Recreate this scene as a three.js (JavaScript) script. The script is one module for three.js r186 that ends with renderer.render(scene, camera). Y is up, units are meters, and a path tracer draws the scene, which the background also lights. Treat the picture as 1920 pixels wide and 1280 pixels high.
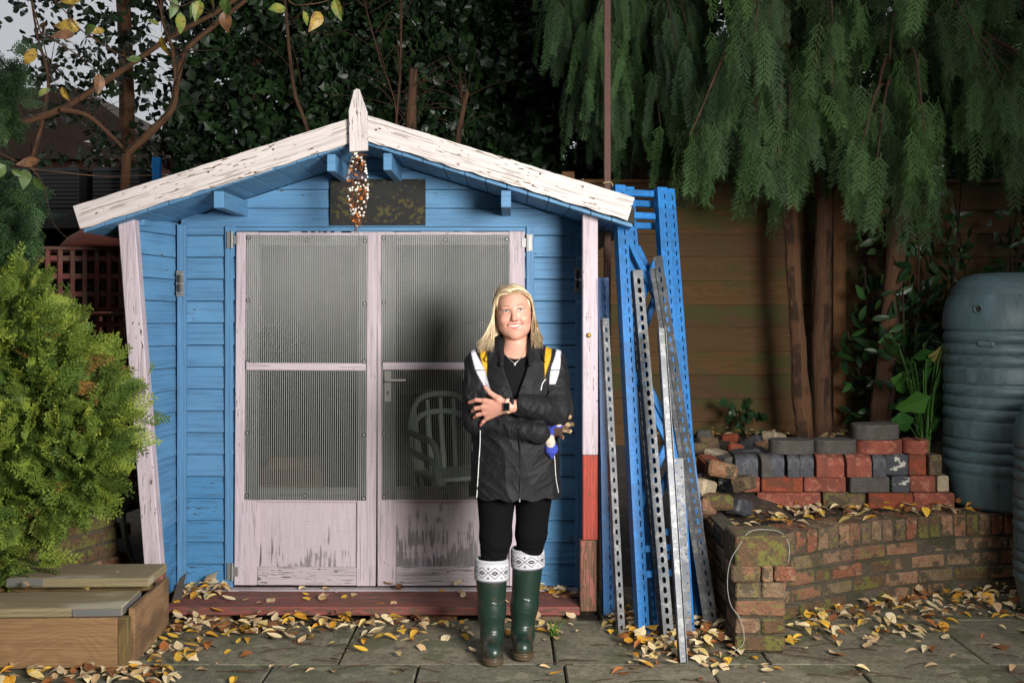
import * as THREE from 'three';
import { mergeGeometries } from 'three/addons/utils/BufferGeometryUtils.js';

// ---------- camera, sky, sun, strobe, exposure ----------
const scene = new THREE.Scene();
const EYE = 1.57, F = 2000;                       // eye height in metres; focal length in photo pixels (photo 1920 x 1280)
const camera = new THREE.PerspectiveCamera(2 * Math.atan(640 / F) * 180 / Math.PI, 1.5, 0.1, 300);
camera.position.set(0, EYE, 0);
camera.lookAt(0, EYE, -10);
camera.setViewOffset(1920, 1280, 0, 60, 1920, 1280);   // level camera, lens shifted down a little
const renderer = new THREE.WebGLRenderer({ antialias: true });
renderer.toneMapping = THREE.LinearToneMapping;
renderer.toneMappingExposure = 1.0;
renderer.shadowMap.enabled = true;

{ // overcast autumn sky: even cloud, brighter overhead
  const w = 64, h = 32, d = new Float32Array(w * h * 4);
  for (let j = 0; j < h; j++) for (let i = 0; i < w; i++) {
    const el = Math.max(0, Math.sin(((j + 0.5) / h - 0.5) * Math.PI)), L = 0.50 + 0.12 * el, k = (j * w + i) * 4;
    d[k] = L * 0.96; d[k + 1] = L * 0.99; d[k + 2] = L * 1.05; d[k + 3] = 1;
  }
  const sky = new THREE.DataTexture(d, w, h, THREE.RGBAFormat, THREE.FloatType);
  sky.mapping = THREE.EquirectangularReflectionMapping; sky.magFilter = THREE.LinearFilter; sky.needsUpdate = true;
  scene.background = sky; scene.environment = sky;
}
const sun = new THREE.DirectionalLight(new THREE.Color(1, 0.97, 0.92), 0.5);      // veiled sun behind the trees, very soft
sun.position.set(-5, 12, -19); sun.target.position.set(0, 0, -6); sun.castShadow = true; sun.shadow.radius = 40;
sun.shadow.camera.left = -8; sun.shadow.camera.right = 8; sun.shadow.camera.top = 8; sun.shadow.camera.bottom = -8; sun.shadow.camera.far = 40;
scene.add(sun, sun.target);
const STROBE = new THREE.Vector3(2.1, 2.05, -0.5), STROBE_AIM = new THREE.Vector3(-1.56, 1.1, -5.29);
const strobe = new THREE.SpotLight(new THREE.Color(1, 0.965, 0.92), 186, 0, 54 * Math.PI / 180, 1, 2);   // photographer's softbox to the right; its flare shows at the frame edge
strobe.position.copy(STROBE); strobe.target.position.copy(STROBE_AIM); strobe.castShadow = true; strobe.shadow.radius = 38;
scene.add(strobe, strobe.target);

// ---------- helpers ----------
let seed = 7;
const rnd = () => { seed = (seed + 0x6d2b79f5) | 0; let t = Math.imul(seed ^ (seed >>> 15), 1 | seed); t = (t + Math.imul(t ^ (t >>> 7), 61 | t)) ^ t; return ((t ^ (t >>> 14)) >>> 0) / 4294967296; };
const R = (a, b) => a + (b - a) * rnd();
const gauss = () => (rnd() + rnd() + rnd() + rnd() - 2) * 0.87;
const V = (x, y, z) => new THREE.Vector3(x, y, z);
const W = (px, py, d) => V((px - 960) / F * d, EYE - (py - 580) / F * d, -d);   // a place in the garden, measured off the photograph at distance d
const clamp = (x, a = 0, b = 1) => Math.min(b, Math.max(a, x));
const smooth = (a, b, x) => { const t = clamp((x - a) / (b - a)); return t * t * (3 - 2 * t); };
const taken = new Map();
const numbered = (n) => { const k = taken.get(n) ?? 0; taken.set(n, k + 1); return k ? `${n}_${String(k).padStart(3, '0')}` : n; };
function tag(o, label, category, group, kind) { if (label) o.userData.label = label; if (category) o.userData.category = category; if (group) o.userData.group = group; if (kind) o.userData.kind = kind; return o; }
function thing(name, label, category, group, pos = [0, 0, 0]) { const g = new THREE.Group(); g.name = numbered(name); g.position.set(...pos); scene.add(g); return tag(g, label, category, group); }
function structure(name, o) { o.name = numbered(name); o.userData.kind = 'structure'; scene.add(o); return o; }
function put(parent, name, geo, mat, pos, rot) { const m = new THREE.Mesh(geo, mat); m.name = parent === scene ? numbered(name) : name; if (pos) m.position.set(...(pos.isVector3 ? pos.toArray() : pos)); if (rot) m.rotation.set(...rot); m.castShadow = m.receiveShadow = true; parent.add(m); return m; }

// --- noise (periodic value noise) ---
const HT = new Float32Array(65536); { let s = 12345; for (let i = 0; i < 65536; i++) { s = (Math.imul(s, 1664525) + 1013904223) | 0; HT[i] = (s >>> 8) / 16777216; } }
const hash2 = (x, y, s) => HT[(Math.imul(x, 374761) ^ Math.imul(y, 668265) ^ Math.imul(s, 97531)) & 65535];
function vnoise(x, y, px, py, s = 0) {
  const xi = Math.floor(x), yi = Math.floor(y), fx = x - xi, fy = y - yi, u = fx * fx * (3 - 2 * fx), v = fy * fy * (3 - 2 * fy);
  const X0 = ((xi % px) + px) % px, X1 = (X0 + 1) % px, Y0 = ((yi % py) + py) % py, Y1 = (Y0 + 1) % py;
  const a = hash2(X0, Y0, s), b = hash2(X1, Y0, s), c = hash2(X0, Y1, s), d = hash2(X1, Y1, s);
  return a + (b - a) * u + (c - a) * v + (a - b - c + d) * u * v;
}
const fbm = (x, y, px, py, s, oct = 4) => { let t = 0, a = 0.5, n = 0; for (let i = 0; i < oct; i++) { t += a * vnoise(x, y, px, py, s + i * 17); n += a; a *= 0.5; x *= 2; y *= 2; px *= 2; py *= 2; } return t / n; };
const HT3 = (x, y, z) => HT[(Math.imul(x, 374761) ^ Math.imul(y, 668265) ^ Math.imul(z, 912271)) & 65535];
function n3(x, y, z) {
  const xi = Math.floor(x), yi = Math.floor(y), zi = Math.floor(z), f = (t) => t * t * (3 - 2 * t), u = f(x - xi), v = f(y - yi), w = f(z - zi);
  const L = (a, b, t) => a + (b - a) * t;
  return L(L(L(HT3(xi, yi, zi), HT3(xi + 1, yi, zi), u), L(HT3(xi, yi + 1, zi), HT3(xi + 1, yi + 1, zi), u), v), L(L(HT3(xi, yi, zi + 1), HT3(xi + 1, yi, zi + 1), u), L(HT3(xi, yi + 1, zi + 1), HT3(xi + 1, yi + 1, zi + 1), u), v), w);
}
// --- textures; fn(u, v) gives sRGB 0..1 triples or one grey; sx, sy: metres that one tile covers ---
function tex(w, h, sx, sy, fn, srgb = true) {
  const d = new Uint8Array(w * h * 4);
  for (let j = 0; j < h; j++) for (let i = 0; i < w; i++) {
    const c = fn(i / w, j / h), k = (j * w + i) * 4, a = c.length ? c : [c, c, c];
    d[k] = clamp(a[0]) * 255; d[k + 1] = clamp(a[1]) * 255; d[k + 2] = clamp(a[2]) * 255; d[k + 3] = 255;
  }
  const t = new THREE.DataTexture(d, w, h, THREE.RGBAFormat);
  t.wrapS = t.wrapT = THREE.RepeatWrapping; t.magFilter = THREE.LinearFilter; t.minFilter = THREE.LinearMipmapLinearFilter; t.generateMipmaps = true;
  if (srgb) t.colorSpace = THREE.SRGBColorSpace;
  t.repeat.set(1 / sx, 1 / sy); t.needsUpdate = true; return t;
}
const mixc = (a, b, t) => [a[0] + (b[0] - a[0]) * t, a[1] + (b[1] - a[1]) * t, a[2] + (b[2] - a[2]) * t];
const c255 = (r, g, b) => [r / 255, g / 255, b / 255];
const std = (o) => new THREE.MeshStandardMaterial({ roughness: 0.8, metalness: 0, side: THREE.DoubleSide, ...o });
const rgb = (r, g, b) => new THREE.Color().setRGB(r / 255, g / 255, b / 255, THREE.SRGBColorSpace);

// painted wood: u runs along the grain; the noise fields are computed once and shifted for each paint
const field = (w, h, fn) => { const f = new Float32Array(w * h); for (let j = 0; j < h; j++) for (let i = 0; i < w; i++) f[j * w + i] = fn(i / w, j / h); return f; };
const FW = 1024, FH = 512, FG = field(FW, FH, (u, v) => fbm(u * 5, v * 80, 5, 80, 3, 3)), FB = field(FW, FH, (u, v) => fbm(u * 4, v * 4, 4, 4, 8, 3)), FF = field(FW, FH, (u, v) => fbm(u * 34, v * 90, 34, 90, 12, 4)),
  FC = field(FW, FH, (u, v) => fbm(u * 9, v * 120, 9, 120, 31, 2)), FD = field(FW, FH, (u, v) => fbm(u * 6, v * 150, 6, 150, 61, 3)), FS = field(FW, FH, (u, v) => vnoise(u * 300, v * 150, 300, 150, 40));
const texIdx = (w, h, sx, sy, fn, srgb) => { let k = 0; return tex(w, h, sx, sy, () => fn(k++), srgb); };
function paintTex(paint, under, wear, s, o = {}) {
  const dx = (s * 137) % FW, dy = (s * 71) % FH, dark = paint.map((x) => x * 0.86), tint = o.tint ?? paint.map((x) => x * 1.06), ud = under.map((x) => x * 0.45), uw = under.map((x) => x * 0.5);
  return texIdx(FW, FH, 1.3, 0.65, (k) => {
    const q = ((Math.floor(k / FW) + dy) % FH) * FW + ((k % FW) + dx) % FW, q2 = ((Math.floor(k / FW) + dy * 3) % FH) * FW + ((k % FW) + dx * 5) % FW;
    const big = FB[q2], fl = FF[q] * 0.75 + big * 0.35;
    let c = mixc(mixc(paint, dark, clamp((FG[q] - 0.42) * 2.4)), tint, clamp((big - 0.45) * 2));
    c = mixc(c, ud, smooth(0.70, 0.78, FC[q]) * (o.crack ?? 0.35));
    c = mixc(c, mixc(under, uw, FD[q]), smooth(1 - wear, 1 - wear + 0.035, fl));
    return FS[q2] > 0.975 ? mixc(c, ud, 0.5) : c;
  });
}
const grainBump = texIdx(FW, FH, 1.3, 0.65, (k) => 0.5 + 0.3 * (FG[k] - 0.5) + 0.35 * (FF[k] - 0.5), false);
function woodTex(a, b, s, o = {}) {
  const dx = (s * 137) % FW, dy = (s * 71) % FH, dk = o.stain ?? b.map((x) => x * 0.5);
  return texIdx(FW, FH, o.sx ?? 1.2, o.sy ?? 0.6, (k) => {
    const q = ((Math.floor(k / FW) + dy) % FH) * FW + ((k % FW) + dx) % FW, q2 = ((Math.floor(k / FW) + dy * 3) % FH) * FW + ((k % FW) + dx * 5) % FW;
    const ring = 0.5 + 0.5 * Math.sin((Math.floor(k / FW) / FH * 26 + FB[q] * 9) * Math.PI * 2);
    return mixc(mixc(a, b, clamp(0.45 * ring * (o.ring ?? 0.6) + 0.9 * (FD[q] - 0.3))), dk, smooth(0.52, 0.72, FB[q2]) * (o.st ?? 0.5));
  });
}
const SN = 512, SA = field(SN, SN, (u, v) => fbm(u * 7, v * 7, 7, 7, 81, 5)), SF = field(SN, SN, (u, v) => fbm(u * 60, v * 60, 60, 60, 83, 3)), SP = field(SN, SN, (u, v) => vnoise(u * 170, v * 170, 170, 170, 86)), SQ = field(SN, SN, (u, v) => fbm(u * 14, v * 14, 14, 14, 131, 4));
function speckTex(base, s, o = {}) { // mineral surfaces: brick, concrete, stone
  const sh = (m, n) => ((s * m) % SN) * SN + (s * n) % SN, o1 = sh(37, 91), o2 = sh(53, 17), o3 = sh(11, 71), at = (f, k, d) => f[(k + d) % (SN * SN)];
  return texIdx(SN, SN, o.size ?? 0.6, o.size ?? 0.6, (k) => {
    const p = at(SP, k, o1);
    let c = base.map((x) => x * (0.72 + 0.34 * at(SF, k, o2) + 0.25 * (at(SA, k, o1) - 0.5)));
    if (o.patch) c = mixc(c, o.patch, smooth(o.pt ?? 0.52, (o.pt ?? 0.52) + 0.12, at(SA, k, o3)) * (o.pa ?? 0.7));
    if (o.patch2) c = mixc(c, o.patch2, smooth(o.p2 ?? 0.6, (o.p2 ?? 0.6) + 0.06, at(SQ, k, o2)) * 0.75);
    if (p > 0.93) c = mixc(c, o.speck ?? [0.75, 0.72, 0.66], (o.sp ?? 0.4)); else if (p < 0.06) c = c.map((x) => x * 0.6);
    return c;
  });
}
const mineralBump = texIdx(SN, SN, 0.5, 0.5, (k) => 0.5 * SF[k] + 0.3 * SA[k] + 0.2 * SQ[k], false);

// --- geometry: every builder writes uv in metres ---
function fromTris(P, uvOf) { // P: flat list of Vector3 triples
  const n = P.length, pos = new Float32Array(n * 3), uv = new Float32Array(n * 2);
  P.forEach((p, i) => { pos.set([p.x, p.y, p.z], i * 3); });
  const g = new THREE.BufferGeometry(); g.setAttribute('position', new THREE.BufferAttribute(pos, 3)); g.computeVertexNormals();
  const N = g.attributes.normal;
  for (let t = 0; t < n; t += 3) { const nx = Math.abs(N.getX(t)), ny = Math.abs(N.getY(t)), nz = Math.abs(N.getZ(t)); for (let k = 0; k < 3; k++) { const q = uvOf(P[t + k], nx, ny, nz); uv[(t + k) * 2] = q[0]; uv[(t + k) * 2 + 1] = q[1]; } }
  g.setAttribute('uv', new THREE.BufferAttribute(uv, 2)); return g;
}
const boxUV = (dims, ou, ov) => {
  const long = dims.indexOf(Math.max(...dims));
  return (p, nx, ny, nz) => { const a = [p.x, p.y, p.z], n = nx >= ny && nx >= nz ? 0 : ny >= nz ? 1 : 2, rest = [0, 1, 2].filter((k) => k !== n), u = rest.includes(long) ? long : rest[0], v = rest.find((k) => k !== u); return [a[u] + ou, a[v] + ov]; };
};
// convex body from eight corners (index = x + 2y + 4z) with chamfered edges
function hexa(C, ch = 0.003, ou = rnd() * 5, ov = rnd() * 5) {
  const cen = C.reduce((a, p) => a.clone().add(p)).multiplyScalar(1 / 8), tri = [], nb = (i, ax) => i ^ (1 << ax);
  const vert = (i, ax) => { // vertex of corner i on the face of axis ax: moved in along both other axes
    const p = C[i].clone(); for (let k = 0; k < 3; k++) if (k !== ax) { const e = C[nb(i, k)].clone().sub(C[i]), l = e.length(); p.addScaledVector(e, Math.min(0.4, ch / (l || 1))); } return p; };
  const add = (a, b, c) => { const n = b.clone().sub(a).cross(c.clone().sub(a)); if (n.dot(a.clone().add(b).add(c).multiplyScalar(1 / 3).sub(cen)) < 0) tri.push(a, c, b); else tri.push(a, b, c); };
  for (let ax = 0; ax < 3; ax++) { const o = [0, 1, 2].filter((k) => k !== ax); for (const s of [0, 1]) { const b = s << ax, i = [b, b | 1 << o[0], b | 1 << o[0] | 1 << o[1], b | 1 << o[1]].map((k) => vert(k, ax)); add(i[0], i[1], i[2]); add(i[0], i[2], i[3]); } }
  if (ch > 0) {
    for (let ax = 0; ax < 3; ax++) { const o = [0, 1, 2].filter((k) => k !== ax); for (let m = 0; m < 4; m++) { const i = ((m & 1) << o[0]) | ((m >> 1) << o[1]), j = i | 1 << ax, a = vert(i, o[0]), b = vert(i, o[1]), c = vert(j, o[1]), d = vert(j, o[0]); add(a, b, c); add(a, c, d); } }
    for (let i = 0; i < 8; i++) add(vert(i, 0), vert(i, 1), vert(i, 2));
  }
  const dims = [C[1].distanceTo(C[0]), C[2].distanceTo(C[0]), C[4].distanceTo(C[0])];
  return fromTris(tri, boxUV(dims, ou, ov));
}
function box(w, h, d, ch = 0.003, jit = 0) { const C = []; for (let i = 0; i < 8; i++) C.push(V((i & 1 ? 0.5 : -0.5) * w + gauss() * jit, (i & 2 ? 0.5 : -0.5) * h + gauss() * jit, (i & 4 ? 0.5 : -0.5) * d + gauss() * jit)); return hexa(C, ch); }
// box between two corners of the place
function slab(parent, name, mat, x0, x1, y0, y1, z0, z1, ch = 0.003) { return put(parent, name, box(Math.abs(x1 - x0), Math.abs(y1 - y0), Math.abs(z1 - z0), ch), mat, [(x0 + x1) / 2, (y0 + y1) / 2, (z0 + z1) / 2]); }
function tube(pts, r, sides = 6, segs) { // r: number or function of t
  const curve = new THREE.CatmullRomCurve3(pts), n = segs ?? Math.max(2, pts.length * 3), g = new THREE.TubeGeometry(curve, n, 1, sides, false), p = g.attributes.position;
  for (let i = 0; i <= n; i++) { const c = curve.getPointAt(i / n), rr = typeof r === 'function' ? r(i / n) : r; for (let k = 0; k <= sides; k++) { const q = i * (sides + 1) + k; p.setXYZ(q, c.x + (p.getX(q) - c.x) * rr, c.y + (p.getY(q) - c.y) * rr, c.z + (p.getZ(q) - c.z) * rr); } }
  const L = curve.getLength(), uv = g.attributes.uv; for (let i = 0; i < uv.count; i++) uv.setXY(i, uv.getX(i) * L, uv.getY(i) * 0.2);
  g.computeVertexNormals(); return g;
}
function instanced(parent, name, geo, mat, list, colors) { // list of Matrix4
  const m = new THREE.InstancedMesh(geo, mat, list.length); list.forEach((x, i) => { m.setMatrixAt(i, x); if (colors) m.setColorAt(i, colors[i]); });
  m.name = parent === scene ? numbered(name) : name; m.castShadow = m.receiveShadow = true; m.userData.kind = 'stuff'; parent.add(m); return m;
}
const mtx = (p, e, s) => new THREE.Matrix4().compose(p, e.isQuaternion ? e : new THREE.Quaternion().setFromEuler(e), s.isVector3 ? s : V(s, s, s));
const quatFrom = (yDir, zHint) => { const y = yDir.clone().normalize(), x = y.clone().cross(zHint).normalize(), z = x.clone().cross(y); return new THREE.Quaternion().setFromRotationMatrix(new THREE.Matrix4().makeBasis(x, y, z)); };
// ---------- ground ----------
const soilMat = std({ map: speckTex(c255(62, 50, 38), 301, { size: 1.1, patch: c255(40, 34, 26), patch2: c255(84, 70, 48), sp: 0.2 }), bumpMap: mineralBump, bumpScale: 0.012, roughness: 1 });
{
  const g = new THREE.PlaneGeometry(240, 240, 1, 1); g.rotateX(-Math.PI / 2); const uv = g.attributes.uv; for (let i = 0; i < 4; i++) uv.setXY(i, uv.getX(i) * 240, uv.getY(i) * 240);
  const m = new THREE.Mesh(g, soilMat); m.position.set(0, -0.03, -40); m.receiveShadow = true; structure('ground', m);
}
// concrete paving slabs
const slabMats = [[114, 108, 88], [102, 98, 80], [120, 112, 92], [108, 100, 82]].map((c, i) => std({ map: speckTex(c255(...c), 320 + i * 7, { n: 1024, size: 1.25, patch: c255(76, 78, 54), pt: 0.5, pa: 0.7, patch2: c255(122, 116, 96), p2: 0.66, sp: 0.45, speck: c255(160, 154, 138) }), bumpMap: mineralBump, bumpScale: 0.006, roughness: 0.92 }));
const patio = structure('patio', new THREE.Group());
const paveRow = (d0, d1, xs) => { for (let i = 0; i + 1 < xs.length; i++) slab(patio, 'paving_slab', slabMats[Math.floor(rnd() * 4)], xs[i] + 0.005, xs[i + 1] - 0.005, -0.055, -0.004 + R(-0.003, 0.003), -d0 - 0.005, -d1 + 0.005, 0.006); };
for (let k = 0; k < 7; k++) { const o = k % 2 ? -0.18 : 0.12; const xs = []; for (let x = -3.64 + o; x < 3.7; x += 0.645) xs.push(x); paveRow(4.115 - k * 0.61, 3.505 - k * 0.61, xs); }
paveRow(4.73, 4.12, [-3.64, -2.99, -2.35, -1.70, -1.06, -0.414, 0.23, 0.875, 1.52, 2.16, 2.81, 3.45]);
paveRow(5.40, 4.74, [-3.67, -2.70, -1.74, -0.776, 0.19, 1.15, 2.12, 3.08, 4.05]);
paveRow(6.05, 5.41, [0.45, 1.15, 2.12, 3.08, 4.05]);
// ---------- the blue summerhouse ----------
const blueTex = paintTex(c255(80, 127, 166), c255(84, 86, 88), 0.17, 401, { tint: c255(90, 141, 179), crack: 0.12 });
const blueMat = std({ map: blueTex, bumpMap: grainBump, bumpScale: 0.0035, roughness: 0.62 });
const blueWorn = std({ map: paintTex(c255(64, 120, 162), c255(78, 78, 76), 0.23, 409, { crack: 0.3 }), bumpMap: grainBump, bumpScale: 0.005, roughness: 0.68 });
const lilacMat = std({ map: paintTex(c255(182, 168, 176), c255(104, 96, 90), 0.2, 415, { tint: c255(190, 178, 184), crack: 0.22 }), bumpMap: grainBump, bumpScale: 0.004, roughness: 0.7 });
const bargeMat = std({ map: paintTex(c255(196, 187, 184), c255(118, 92, 60), 0.245, 421, { tint: c255(204, 196, 192), crack: 0.4 }), bumpMap: grainBump, bumpScale: 0.006, roughness: 0.72 });
const redMat = std({ map: paintTex(c255(158, 62, 48), c255(120, 84, 66), 0.3, 427, { crack: 0.4 }), bumpMap: grainBump, bumpScale: 0.006, roughness: 0.75 });
const stubMat = std({ map: paintTex(c255(140, 84, 74), c255(126, 92, 66), 0.5, 431, { crack: 0.5 }), bumpMap: grainBump, bumpScale: 0.007, roughness: 0.8 });
const deckMat = std({ map: paintTex(c255(122, 66, 58), c255(112, 88, 70), 0.4, 437, { crack: 0.6 }), bumpMap: grainBump, bumpScale: 0.007, roughness: 0.78 });
const greyPlank = std({ map: paintTex(c255(168, 157, 160), c255(112, 106, 100), 0.27, 441, { crack: 0.6 }), bumpMap: grainBump, bumpScale: 0.006, roughness: 0.8 });
const insideMat = std({ map: woodTex(c255(112, 88, 62), c255(82, 62, 42), 445), roughness: 0.85 });
const zincMat = std({ color: rgb(150, 150, 148), metalness: 0.75, roughness: 0.5, bumpMap: mineralBump, bumpScale: 0.001 });
const darkIron = std({ color: rgb(46, 44, 44), metalness: 0.4, roughness: 0.6 });
const feltMat = std({ map: speckTex(c255(50, 52, 50), 447, { size: 0.5, patch: c255(52, 62, 36) }), roughness: 1, bumpMap: mineralBump, bumpScale: 0.004 });

const shed = thing('summerhouse', 'blue painted wooden summerhouse with white gable boards and double doors', 'summerhouse');
const DF = 5.42, DB = 5.80, DR = 5.27, DK = 7.5, FLOOR = 0.066;       // porch front, door wall, roof front edge, rear wall; deck height
const XL = -1.80, XR = 0.378;                                          // inside of the door wall
const roofY = (x) => x < -0.755 ? 2.398 - (-0.755 - x) * 0.325 : 2.398 - (x + 0.755) * 0.312;   // soffit line
// door wall boards, either side of the doors and in the gable, each board lapping the one below
const pitch = 0.119;
const lap = (x0, x1, y0, y1, d, mat) => { // tapered board: thick lower edge proud of the board below
  const C = []; for (let i = 0; i < 8; i++) C.push(V(i & 1 ? x1 : x0, i & 2 ? y1 : y0, -(i & 4 ? d - (i & 2 ? 0.004 : 0.016) : d + 0.014))); return put(shed, 'wall_board', hexa(C, 0.0025), mat);
};
for (let k = 0; k < 17; k++) {
  const y0 = FLOOR + 0.004 + k * pitch, y1 = y0 + pitch - 0.0035;
  if (y0 < 1.98) { lap(XL, -1.50, y0, y1, DB, k < 5 ? blueWorn : blueMat); lap(0.065, XR + 0.02, y0, y1, DB, k < 4 ? blueWorn : blueMat); }
}
for (let k = 0; k < 4; k++) { // gable boards, clipped to the roof line
  const y0 = 2.018 + k * pitch * 0.86, y1 = Math.min(y0 + pitch * 0.86 - 0.003, 2.39);
  const xa = (y) => Math.max(XL - 0.02, -0.755 - (2.392 - y) / 0.325), xb = (y) => Math.min(XR + 0.02, -0.755 + (2.392 - y) / 0.312);
  const C = []; for (let i = 0; i < 8; i++) { const y = i & 2 ? y1 : y0; C.push(V(i & 1 ? xb(y) : xa(y), y, -(i & 4 ? DB - (i & 2 ? 0.006 : 0.014) : DB + 0.014))); } put(shed, 'gable_board', hexa(C, 0.002), blueMat);
}
// corner battens and door jambs
slab(shed, 'corner_batten', blueMat, XL - 0.012, XL + 0.036, FLOOR, 2.03, -DB + 0.012, -DB + 0.04);
slab(shed, 'corner_batten', blueMat, XR - 0.034, XR + 0.012, FLOOR, 2.03, -DB + 0.012, -DB + 0.04);
slab(shed, 'door_jamb', blueMat, -1.556, -1.513, FLOOR, 2.02, -DB + 0.010, -DB + 0.030);
slab(shed, 'door_jamb', blueMat, 0.078, 0.12, FLOOR, 2.02, -DB + 0.010, -DB + 0.030);
slab(shed, 'door_header', blueMat, -1.51, 0.075, 1.995, 2.0165, -DB - 0.02, -DB + 0.012);
// porch side walls: the left one splays outwards at the front
const lineX = (a, b, y) => a + (b - a) * (y / 2.05);
for (let k = 0; k < 17; k++) {
  const y0 = FLOOR + k * pitch, y1 = Math.min(y0 + pitch - 0.003, 2.04); if (y0 > 2.0) break;
  const C = []; for (let i = 0; i < 8; i++) { const y = i & 2 ? y1 : y0, back = !(i & 4), xf = lineX(-1.815, -1.93, y), xk = XL - 0.02; C.push(V((back ? xk : xf) + (i & 1 ? (i & 2 ? -0.002 : 0.005) : -0.018), y + (back ? 0 : (y > 1.2 ? 0.006 : -0.004)), back ? -DB - 0.01 : -DF - 0.02)); } put(shed, 'porch_board', hexa(C, 0.002), k < 3 ? blueWorn : blueMat);
  const D = []; for (let i = 0; i < 8; i++) { const y = i & 2 ? y1 : y0; D.push(V(i & 1 ? 0.425 : 0.40, y, i & 4 ? -DF - 0.03 : -DB - 0.01)); } put(shed, 'porch_board', hexa(D, 0.002), blueMat);
}
slab(shed, 'porch_rail', blueMat, -1.925, -1.885, 2.0, 2.06, -DF - 0.04, -DB + 0.04);
// body behind: side walls, rear wall, floor
slab(shed, 'side_wall', insideMat, XL - 0.05, XL - 0.021, 0.03, 2.04, -DB - 0.012, -DK, 0.002);
slab(shed, 'side_wall', insideMat, 0.40, 0.428, 0.03, 2.04, -DB - 0.012, -DK, 0.002);
slab(shed, 'rear_wall', insideMat, XL - 0.02, 0.399, 0.03, 2.1, -DK + 0.03, -DK, 0.002);
slab(shed, 'floor', insideMat, XL - 0.02, 0.399, 0.02, 0.05, -DB - 0.02, -DK + 0.031, 0.002);
// posts
{
  const C = []; for (let i = 0; i < 8; i++) { const top = i & 2, xl = top ? -1.998 : -1.857; C.push(V(xl + (i & 1 ? 0.085 : 0), top ? 2.075 : 0.235, i & 4 ? -DF + 0.035 : -DF - 0.035)); } put(shed, 'post', hexa(C, 0.004), lilacMat);
  slab(shed, 'post_foot', stubMat, -1.846, -1.768, 0.0, 0.236, -DF - 0.03, -DF + 0.033, 0.005);
  slab(shed, 'post', lilacMat, 0.357, 0.434, 0.835, 2.08, -DF - 0.035, -DF + 0.035, 0.004);
  slab(shed, 'post', redMat, 0.358, 0.433, 0.405, 0.834, -DF - 0.034, -DF + 0.034, 0.004).userData.label = 'faded red lower length of the porch post';
  slab(shed, 'post_foot', stubMat, 0.345, 0.427, 0.045, 0.404, -DF - 0.036, -DF + 0.037, 0.005);
  const kn = put(shed, 'knob', new THREE.SphereGeometry(0.012, 12, 8), std({ color: rgb(176, 138, 62), metalness: 0.6, roughness: 0.4 }), [0.388, 1.44, -DF + 0.045]); kn.scale.z = 0.8;
  for (const y of [1.40, 1.385, 1.372, 1.36]) put(shed, 'nail_hole', new THREE.CylinderGeometry(0.0025, 0.0025, 0.003, 6), darkIron, [0.392, y, -DF + 0.036], [Math.PI / 2, 0, 0]);
}
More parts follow.
